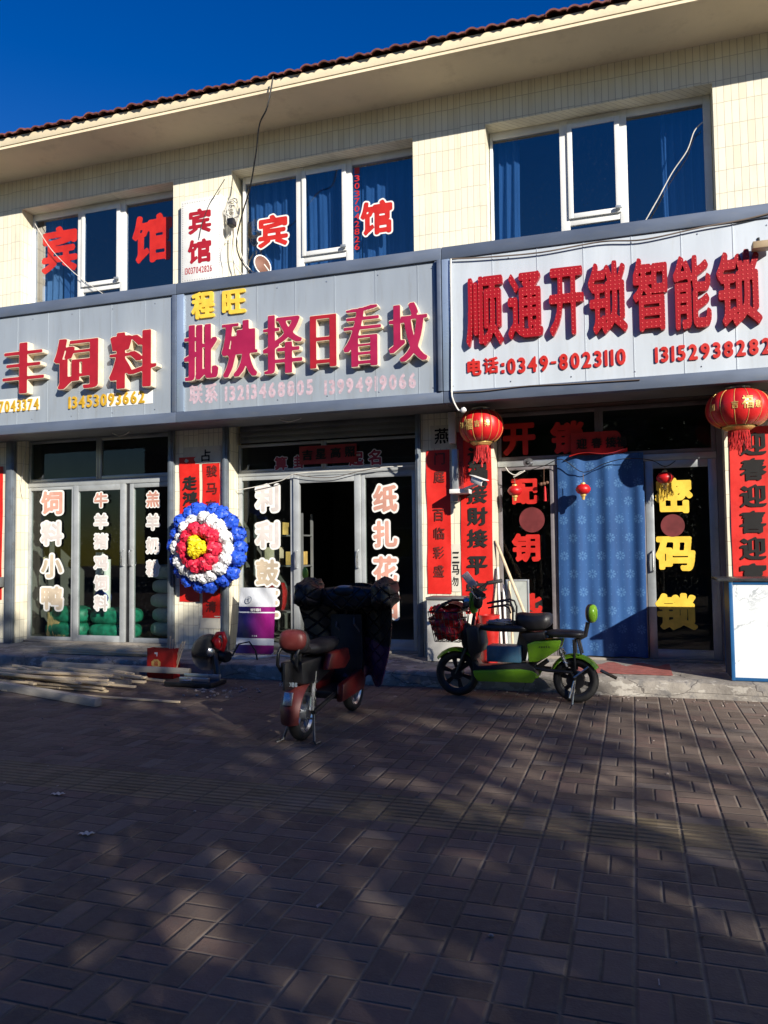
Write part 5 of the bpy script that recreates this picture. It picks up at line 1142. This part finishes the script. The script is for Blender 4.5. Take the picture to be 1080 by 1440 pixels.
lw('cables', MB().tube([SP(330, 190, .2), SP(290, 230, .12), SP(262, 330, .06), SP(240, 470, .06), SP(200, 610, .06)], .005, 6).tube([SP(336, 165, -.2), SP(300, 250, .02), SP(285, 380, .05), SP(300, 560, .05)], .005, 6).tube([SP(320, 180, .24), SP(330, 300, .10), SP(300, 420, .05)], .005, 6), M_CABLE, gs, sm=60)
# wire basket
bk = thing('basket_dummy', 'x', 'x') if False else gs
bb = MB(); bx0, bx1, bz0, bz1 = S(215, 470)[0], S(70, 470)[0], S(140, 475)[1], S(140, 305)[1]
def bpt(u, s, v): e = .05 * v; x = bx0 + (bx1 - bx0 + e) * u; return Vector((x, s * (.13 + e), bz0 + (bz1 - bz0) * v))
for v in (0, .25, .5, .75, 1.0):
    for q in ([bpt(0, -1, v), bpt(1, -1, v), bpt(1, 1, v), bpt(0, 1, v)],): bb.tube(q, .005 if v < 1 else .008, 5, closed=True)
for k in range(7):
    u = k / 6
    for s in (-1, 1): bb.tube([bpt(u, s, 0), bpt(u, s, 1)], .004, 5)
    for uu in (0, 1): bb.tube([bpt(uu, -1 + 2 * u, 0), bpt(uu, -1 + 2 * u, 1)], .004, 5)
    bb.tube([bpt(u, -1, 0), bpt(u, 1, 0)], .004, 5)
lw('basket', bb, M_BLACK, gs)
lw('basket_handle', MB().tube([SP(75, 300, .1), SP(110, 262, .1), SP(170, 240, .08), SP(225, 245, .05), SP(250, 290, .03)], .012, 7), M_BLACK, gs, sm=60)
def hood(u, v):
    a = PI * (.10 + .80 * u); c_ = SP(160, 318, 0); return (c_.x - .135 * math.cos(a) * -1, (v - .5) * .27 * (1 - .15 * math.sin(a)), c_.z + .105 * math.sin(a) + .006 * math.sin(v * 9 + u * 5))
lw('basket_cover', MB().sheet(hood, 18, 10, thick=(0, 0, -.005)), M_LEATH, gs, sm=70)
lw('fork_cover', MB().blob(SP(240, 455, 0), (.055, .075, .13), 16, 12, p=.8), M_BLACK, gs, sm=70)
lw('under_seat_tray', side([(560, 445), (690, 440), (700, 480), (600, 500)], -.09, .09), M_BLACK, gs, .012)
def gpt(q): return gs.matrix_world @ Vector(q)
rr = random.Random(77); mb = MB()
def crumple(c, rad, seed, n=26, m=16, k=.22, p=.8):
    r_ = random.Random(seed); ph = [r_.uniform(0, 6.28) for _ in range(9)]; b = MB().blob((0, 0, 0), (1, 1, 1), n, m, p=p); o = []
    for v in b.v:
        d = 1 + k * (math.sin(v[0] * 5 + ph[0]) * math.sin(v[1] * 6 + ph[1]) + .7 * math.sin(v[2] * 7 + v[0] * 4 + ph[2]) + .5 * math.sin(v[1] * 13 + v[2] * 11 + ph[3])) * .6
        o.append((c[0] + v[0] * rad[0] * d, c[1] + v[1] * rad[1] * d, c[2] + v[2] * rad[2] * d))
    b.v = o; return b
c = gpt(SP(125, 372, 0)); solo('shopping_bag', crumple(c, (.15, .12, .16), 5, 40, 26, .3), mat('shiny_red_bag', (.42, .010, .014), .25, var=.2, scale=9, bump=.5, bscale=22), 'shiny crumpled red bag filling the front basket of the green scooter', 'bag', tuple(c - Vector((0, 0, .16))), smooth=50)
c = gpt(SP(115, 455, .0)); 
c = gpt(SP(470, 555, 0)); q = Matrix.Rotation(PI - .063, 3, 'Z')
mb = MB(); mb.box(-.15, .17, -.10, .11, -.075, .075); mb.v = [tuple(c + q @ Vector(v)) for v in mb.v]; solo('storage_box', mb, mat('blue_grey_box', (.05, .14, .22), .45, var=.25, scale=5, dirt=.4, dcol=(.15, .15, .15)), 'blue grey storage box on the footboard of the green scooter', 'box', tuple(c - Vector((0, 0, .075))), bev=.012)
c = gpt(SP(570, 510, -.03)); d = Vector((.05, .0, .15)); mb = MB().bar(c - d + Vector((.0, 0, 0)), c + d * .8 + Vector((-.03, 0, .02)), .02, .11); solo('cardboard', mb, M_TAN, 'torn tan cardboard stuck behind the blue box on the green scooter', 'cardboard', tuple(c - d), bev=.003)
c = gpt(SP(440, 380, 0)); solo('cloth_rag', crumple(c, (.13, .09, .025), 9, 24, 12, .35, 1.0), mat('grey_rag', (.36, .36, .37), .9, var=.2, bump=.4), 'grey rag lying on the front board of the green scooter', 'cloth', tuple(c), smooth=50)

# red scooter, seen from behind, quilted windshield over its bars
rd = thing('electric_scooter', 'red electric scooter seen from behind under a black and purple quilted apron', 'scooter', (-2.38, 5.32, 0), R(90))
wheel(rd, 0, .205, .205, .085, 5); wheel(rd, 1.09, .205, .205, .08, 5)
lw('rear_mudguard', arc_fender(0, .205, .245, R(60), R(192), .165, .008), M_PINKP, rd); lw('front_mudguard', arc_fender(1.09, .205, .235, R(20), R(150), .12), M_REDP, rd)
lw('reflector', MB().bar((-.232, 0, .39), (-.262, 0, .30), .07, .012), M_CHROME, rd, .005)
lw('plate_bracket', MB().bar((-.22, 0, .60), (-.235, 0, .41), .17, .02), M_BLACK, rd, .004)
npl = lw('number_plate', MB().bar((-.236, 0, .478), (-.246, 0, .418), .158, .004), mat('dark_blue_plate', (.015, .02, .04), .4), rd, .003)
for k, ch in enumerate('大清8018'):
    o = letter(rd, ch, None, 0, mat('plate_white', (.42, .5, .56), .5), .002, 'num', wbox=(-.010, .010, -.016, .016), world=False); o.parent = npl
    o.matrix_local = Matrix.Translation((-.247, .062 - .0248 * k, .448)) @ Matrix.Rotation(R(-90), 4, 'Z')
lw('tail_body', MB().prism([(-.20, .60), (-.18, .44), (.10, .40), (.55, .50), (.60, .60)], lambda u, v, d: (u, d, v), -.09, .09), M_BLACK, rd, .02)
for y0, y1 in ((-.16, -.10), (.10, .16)):
    lw('side_cover', MB().prism([(.12, .50), (.50, .46), (.62, .52), (.58, .62), (.20, .62)], lambda u, v, d: (u, d, v), y0, y1), M_REDP, rd, .018)
    lw('lower_cover', MB().prism([(.42, .20), (.95, .22), (1.0, .30), (.90, .40), (.45, .34)], lambda u, v, d: (u, d, v), y0, y1), M_REDP, rd, .018)
lw('footboard', MB().box(.45, .95, -.10, .10, .22, .28), M_BLACK, rd, .01); lw('seat', saddle(-.02, .60, .655, .26, .10, .7, .02), M_LEATH, rd, sm=70)
lw('backrest', MB().blob((-.16, .0, .755), (.055, .105, .078), 22, 12, p=.75), M_PINKP, rd, sm=70); lw('backrest_pad', MB().blob((-.125, 0, .74), (.06, .11, .09), 22, 12, p=.75), M_LEATH, rd, sm=70)
for y in (.088, -.06): lw('grab_loop', MB().tube([(-.16, y, .71), (-.20, y + .012, .66), (-.21, y + .012, .58), (-.18, y, .53), (-.12, y * .7, .52)], .013, 8), M_BLACK, rd, sm=60)
lw('stay', MB().tube([(-.1, -.03, .70), (-.12, -.03, .52)], .014, 8).tube([(-.1, .03, .70), (-.12, .03, .52)], .014, 8), M_BLACK, rd)
for y in (.075, -.075): lw('shock_absorber', MB().tube([(.0, y, .22), (.06, y, .50)], .018, 8).tube([(.0 + .06 * k / 30, y + .024 * math.cos(k), .22 + .28 * k / 30 + 0) for k in range(4, 28)], .007, 5), M_CHROME, rd)
lw('center_stand', MB().tube([(.05, .07, .24), (-.02, .10, .12), (-.08, .12, .012), (-.12, .15, .010), (-.06, .16, .010)], .010, 7).tube([(.05, -.07, .24), (-.02, -.10, .12), (-.08, -.13, .012), (-.12, -.16, .010), (-.06, -.17, .010)], .010, 7).tube([(.0, .09, .16), (.0, -.09, .16)], .008, 6), mat('dull_dark_steel', (.12, .12, .125), .45, metal=.6, var=.2), rd)
lw('swing_arm', MB().tube([(0, .085, .205), (.45, .08, .26)], .018, 8).tube([(0, -.085, .205), (.45, -.08, .26)], .018, 8), M_BLACK, rd)
lw('fork', MB().tube([(1.09, .06, .205), (1.02, .05, .5), (.95, 0, .8), (.90, 0, 1.02)], .018, 8).tube([(1.09, -.06, .205), (1.02, -.05, .5)], .018, 8), M_BLACK, rd)
lw('leg_shield', MB().prism([(.93, .28), (1.0, .45), (.96, .85), (.92, .86), (.94, .5), (.88, .28)], lambda u, v, d: (u, d, v), -.15, .15), M_BLACK, rd, .015)
lw('handlebar', MB().tube([(.80, .33, 1.02), (.86, .2, 1.03), (.90, 0, 1.0), (.86, -.2, 1.03), (.80, -.33, 1.02)], .013, 8), M_BLACK, rd, sm=60)
lw('instrument_pod', MB().blob((.87, -.02, 1.055), (.09, .11, .05), 16, 10, p=.8), M_BLACK, rd, sm=70); lw('instrument_glass', MB().blob((.845, -.02, 1.088), (.05, .07, .02), 16, 8), mat('grey_dial', (.28, .29, .29), .3), rd, sm=70)
lw('green_bit_mirror', MB().tube([(.84, .22, 1.03), (.86, .33, 1.16)], .007, 6).blob((.86, .35, 1.21), (.015, .03, .055), 12, 8), mat('lime_green_bit', (.30, .48, .05), .3), rd, sm=70)  # mirror shape stands in for a green thing in the doorway
# quilt: wraps the bars, hangs to the footboard, sides drawn back
def quilt_mat(name, col):
    m, n, l, b = newmat(name); t = NT(m); p = t.coord(); x, y, z = t.sep(p)
    f = lambda a: t.math('ABSOLUTE', t.math('SINE', t.math('MULTIPLY', a, 26.)))
    h = t.math('MINIMUM', f(t.math('ADD', y, z)), f(t.math('SUBTRACT', y, z))); h = t.ramp(h, 0, .35)
    t.put(b.inputs['Base Color'], t.mix(t.noise(p, 6, 4), tuple(c * .75 for c in col), tuple(c * 1.25 for c in col))); b.inputs['Roughness'].default_value = .45
    t.put(b.inputs['Normal'], t.bump(h, .8, .03)); return m
M_QB = quilt_mat('black_quilted_cloth', (.012, .012, .014)); M_QP = quilt_mat('purple_quilted_cloth', (.085, .022, .085))
qt = thing('wind_apron', 'quilted black and purple wind apron draped over the bars of the red scooter', 'apron', (-2.38, 6.2, .3), R(90)); XF.pop(qt.name, None)
def apron(u, v, off=0.):
    # u across -1..1, v from bottom 0 to top 1 (frame: x ahead from the apron's origin)
    q = 2 * u - 1; top = .40; wid = (.22 + .20 * v + .05 * math.sin(v * 3)) * (1 - .12 * (1 - v) ** 3)
    x = .19 - .30 * abs(q) ** 2.2 * (.5 + .5 * v) - .10 * v + .02 * math.sin(q * 9 + v * 4) + off
    z = -.005 + .80 * v + .03 * math.sin(q * 4 + 1) * v - .05 * abs(q) * (1 - v) + .03 * (1 - v) * math.sin(q * 7)
    return (x, -.05 - .07 * (1 - v) - wid * q, z)
def split(v0, v1, nv):
    m = MB(); m.sheet(lambda u, v: apron(u, v0 + (v1 - v0) * v), 28, nv, thick=(.028, 0, 0)); return m
lw('lining', split(.42, 1.0, 14), M_QB, qt, sm=70); lw('purple_panel', split(.0, .419, 10), M_QP, qt, sm=70)
for s in (-1, 1):
    mb = crumple((-.06, s * .34 - .05, .735), (.20, .10, .13), 40 + s, 22, 14, .16, .85); lw('hand_muff', mb, M_QB, qt, sm=60)
lw('muff_bridge', crumple((.02, -.05, .70), (.10, .32, .10), 50, 24, 14, .15, .8), M_QB, qt, sm=60)
lw('binding_strap', MB().tube([(.13, -.05, .60), (-.02, -.10, .48), (.10, -.14, .36)], .008, 6).tube([(.12, .1, .58), (.02, .08, .45), (.13, .02, .34)], .008, 6), mat('grey_binding', (.16, .15, .17), .5), qt)

# ---------------------------------------------------------------- things around the green scooter
a = W(601, 920, 8.30); b = W(662, 920, 8.30); zt = W(630, 840, 8.30).z
t = thing('metal_cabinet', 'white metal cabinet with red flower pictures standing behind the green scooter', 'cabinet', ((a.x + b.x) / 2, 8.4, STEP))
part('cabinet_body', MB().box(a.x, b.x, 8.30, 8.62, STEP + .012, zt - .03), mat('cream_enamel', (.62, .60, .55), .45, var=.06, scale=3, dirt=.3, dcol=(.3, .26, .2)), t, bev=.006); part('top', MB().box(a.x - .01, b.x + .01, 8.285, 8.63, zt - .028, zt), M_SHUT, t, bev=.004)
mb = MB(); rr = random.Random(3)
for i in range(5):
    c = Vector((a.x + .07 + .1 * i, 8.2985, zt - .14 - .05 * (i % 2)))
    for k in range(6): an = k * PI / 3; mb.lathe([(0, 0), (.02, 0), (.02, .001), (0, .001)], c + Vector((.024 * math.cos(an), 0, .024 * math.sin(an))), (0, -1, 0), 10, cap=False)
part('flower_print', mb, M_STICK, t, smooth=0).__setitem__('kind', 'stuff')
solo('wooden_pole', MB().tube([(W(739, 866, 8.45)), (W(697, 760, 8.66))], .017, 8), M_WOOD, 'wooden broom pole leaning on the lock shop frame behind the green scooter', 'pole', tuple(W(739, 866, 8.45)))
for i, (p0, p1, lab) in enumerate((((705, 905), (700, 798), 'taller white pipe leaning in the corner behind the green scooter'), ((712, 905), (708, 822), 'shorter white pipe leaning in the corner behind the green scooter'), ((721, 905), (716, 815), 'pale wooden lath leaning in the corner behind the green scooter'))):
    solo('leaning_pipe', MB().tube([W(*p0, 8.5), W(*p1, 8.64)], .013, 8), M_WOOD if i == 2 else M_WHITE, lab, 'pipe', tuple(W(*p0, 8.5)))
c = W(688, 876, 8.42); solo('red_bucket', MB().lathe([(.0, -.5), (.09, -.5), (.115, .0), (.12, .0), (.12, .012), (.105, .012), (.085, -.3), (0, -.3)], (c.x, 8.42, STEP + .51), n=24), mat('red_bucket_plastic', (.40, .015, .012), .35), 'tall red bucket on the step behind the green scooter', 'bucket', (c.x, 8.42, STEP), smooth=50)
a = W(702, 905, 8.6); b = W(740, 905, 8.6); zt = W(720, 815, 8.6).z
t = thing('glass_panel', 'framed pale panel standing against the key cutting window', 'panel', ((a.x + b.x) / 2 + .06, 8.62, STEP))
part('board', MB().box(a.x + .10, b.x + .02, 8.63, 8.64, STEP + .02, zt - .02), mat('pale_green_board', (.40, .43, .40), .3, var=.1), t); part('frame', frame_rect(MB(), a.x + .08, b.x + .04, STEP + .012, zt, 8.622, 8.645, .018), M_ALUG, t, bev=.002)

# ---------------------------------------------------------------- street trees behind the camera: they shade the pavement
M_BARK = mat('bark', (.11, .085, .065), .9, var=.3, scale=8, bump=.6, bscale=25, stretch=(3, 3, .6))
M_LEAF = [mat('leaf_green', (.055, .085, .030), .6, var=.35, scale=2), mat('leaf_dark', (.035, .060, .022), .6, var=.35, scale=2)]
def tree(x, y, h, z0, rad, n, gap, seed, label, lean=0.):
    r = random.Random(seed); t = thing('street_tree', label, 'tree', (x, y, 0), 0, 'street trees behind the viewer')
    mb = MB(); top = Vector((x + lean, y, h * .8)); mb.tube([(x, y, -.05), (x + .02, y, h * .15), (x + .05 + lean * .3, y + .03, h * .4), top], [.17, .14, .11, .04], 10)
    lim = []
    for i in range(13):
        a = i * 2.4 + r.uniform(-.3, .3); zz = z0 + (h - z0) * (i + .5) / 13 * .85; p = Vector((x + .03 + lean * zz / h, y, zz)); L = rad * r.uniform(.7, 1.0) * math.sqrt(max(.15, 1 - ((zz - (z0 + h) / 2) / ((h - z0) / 2)) ** 2))
        e = p + Vector((math.cos(a) * L, math.sin(a) * L, L * r.uniform(.2, .6))); m_ = (p + e) / 2 + Vector((0, 0, -.08)); mb.tube([p, m_, e], [.05, .035, .012], 6); lim.append((p, m_, e))
    part('trunk', mb, M_BARK, t, smooth=60)
    cb = MB(); cl = []
    for i in range(70):
        th = r.uniform(0, 2 * PI); v = r.uniform(-1, 1); q = (r.random() ** .45); s = math.sqrt(1 - v * v); cl.append(Vector((x + lean * .6 + rad * q * s * math.cos(th), y + rad * q * s * math.sin(th), (z0 + h) / 2 + (h - z0) / 2 * v * (.6 + .4 * q))))
    for i in range(n):
        c_ = r.choice(cl); p = c_ + Vector((r.gauss(0, .28), r.gauss(0, .28), r.gauss(0, .26)))
        if gap and gap[0] < p.z < gap[1] and r.random() < gap[2]: continue
        s = r.uniform(.08, .15) if n > 3000 else r.uniform(.06, .11)
        u = Vector((r.uniform(-1, 1), r.uniform(-1, 1), r.uniform(-.6, .6))).normalized(); w = u.cross(Vector((r.uniform(-1, 1), r.uniform(-1, 1), r.uniform(-1, 1)))).normalized()
        cb.add([p - u * s, p - w * s * .5 + u * s * .1, p + u * s * 1.1, p + w * s * .5 + u * s * .1], [(0, 1, 2, 3)], r.random() > .5)
    cb.m = [int(q) for q in cb.m]; part('crown', cb, M_LEAF, t, smooth=0)
TREES = ((-2.6, -4.0, 8.2, 1.6, 2.0, 6000, None), (.6, -4.1, 8.6, 1.5, 2.1, 6600, None), (3.8, -3.9, 8.8, 1.5, 2.1, 6800, (3.2, 3.9, .5)), (6.7, -4.1, 8.7, 1.5, 2.0, 6800, (4.0, 4.8, .72)), (9.1, -4.0, 8.7, 1.5, 1.8, 6000, (4.5, 6.0, .80)), (10.95, -4.1, 9.1, 1.4, 1.35, 4600, (3.6, 6.7, .90)), (14.9, -4.0, 5.7, 1.4, 1.5, 2400, None), (18.0, -4.0, 5.8, 1.4, 1.6, 2400, None))
WORDS = ('first', 'second', 'third', 'fourth', 'fifth', 'sixth', 'seventh', 'last')
for i, q in enumerate(TREES): tree(*q, 100 + i, 'leafy street tree across the pavement, %s of the row from the left' % WORDS[i])

# unseen brick building added across the road to darken what the shop glass mirrors
t = thing('added_opposite_building', 'long low brick building added unseen behind the viewer to darken the glass reflections', 'building', (0, -19, 0))
M_BRK = mat('dull_brick', (.20, .12, .09), .9, var=.25, scale=6, bump=.3, bscale=30)
ob = [(x, x + 1.6, z, z + 1.5) for x in range(-24, 24, 4) for z in (1.0, 4.6)]
part('wall', wall_openings(ob, -26, 26, 0, 8.2, -19.3, .3), M_BRK, t, smooth=0)
part('rear_wall', MB().box(-26, 26, -26, -25.7, 0, 8.2).box(-26, -25.7, -25.69, -19.31, 0, 8.2).box(25.7, 26, -25.69, -19.31, 0, 8.2), M_BRK, t, smooth=0)
part('roof', MB().box(-26.4, 26.4, -26.4, -18.6, 8.205, 8.45), M_ROOF, t)
for x0, x1, z0, z1 in ob: w_ = part('window', frame_rect(MB(), x0 + .002, x1 - .002, z0 + .002, z1 - .002, -19.1, -19.04, .06), M_ALU, t); pane(w_, x0 + .05, x1 - .05, z0 + .05, z1 - .05, -19.08, G_CLEAR)
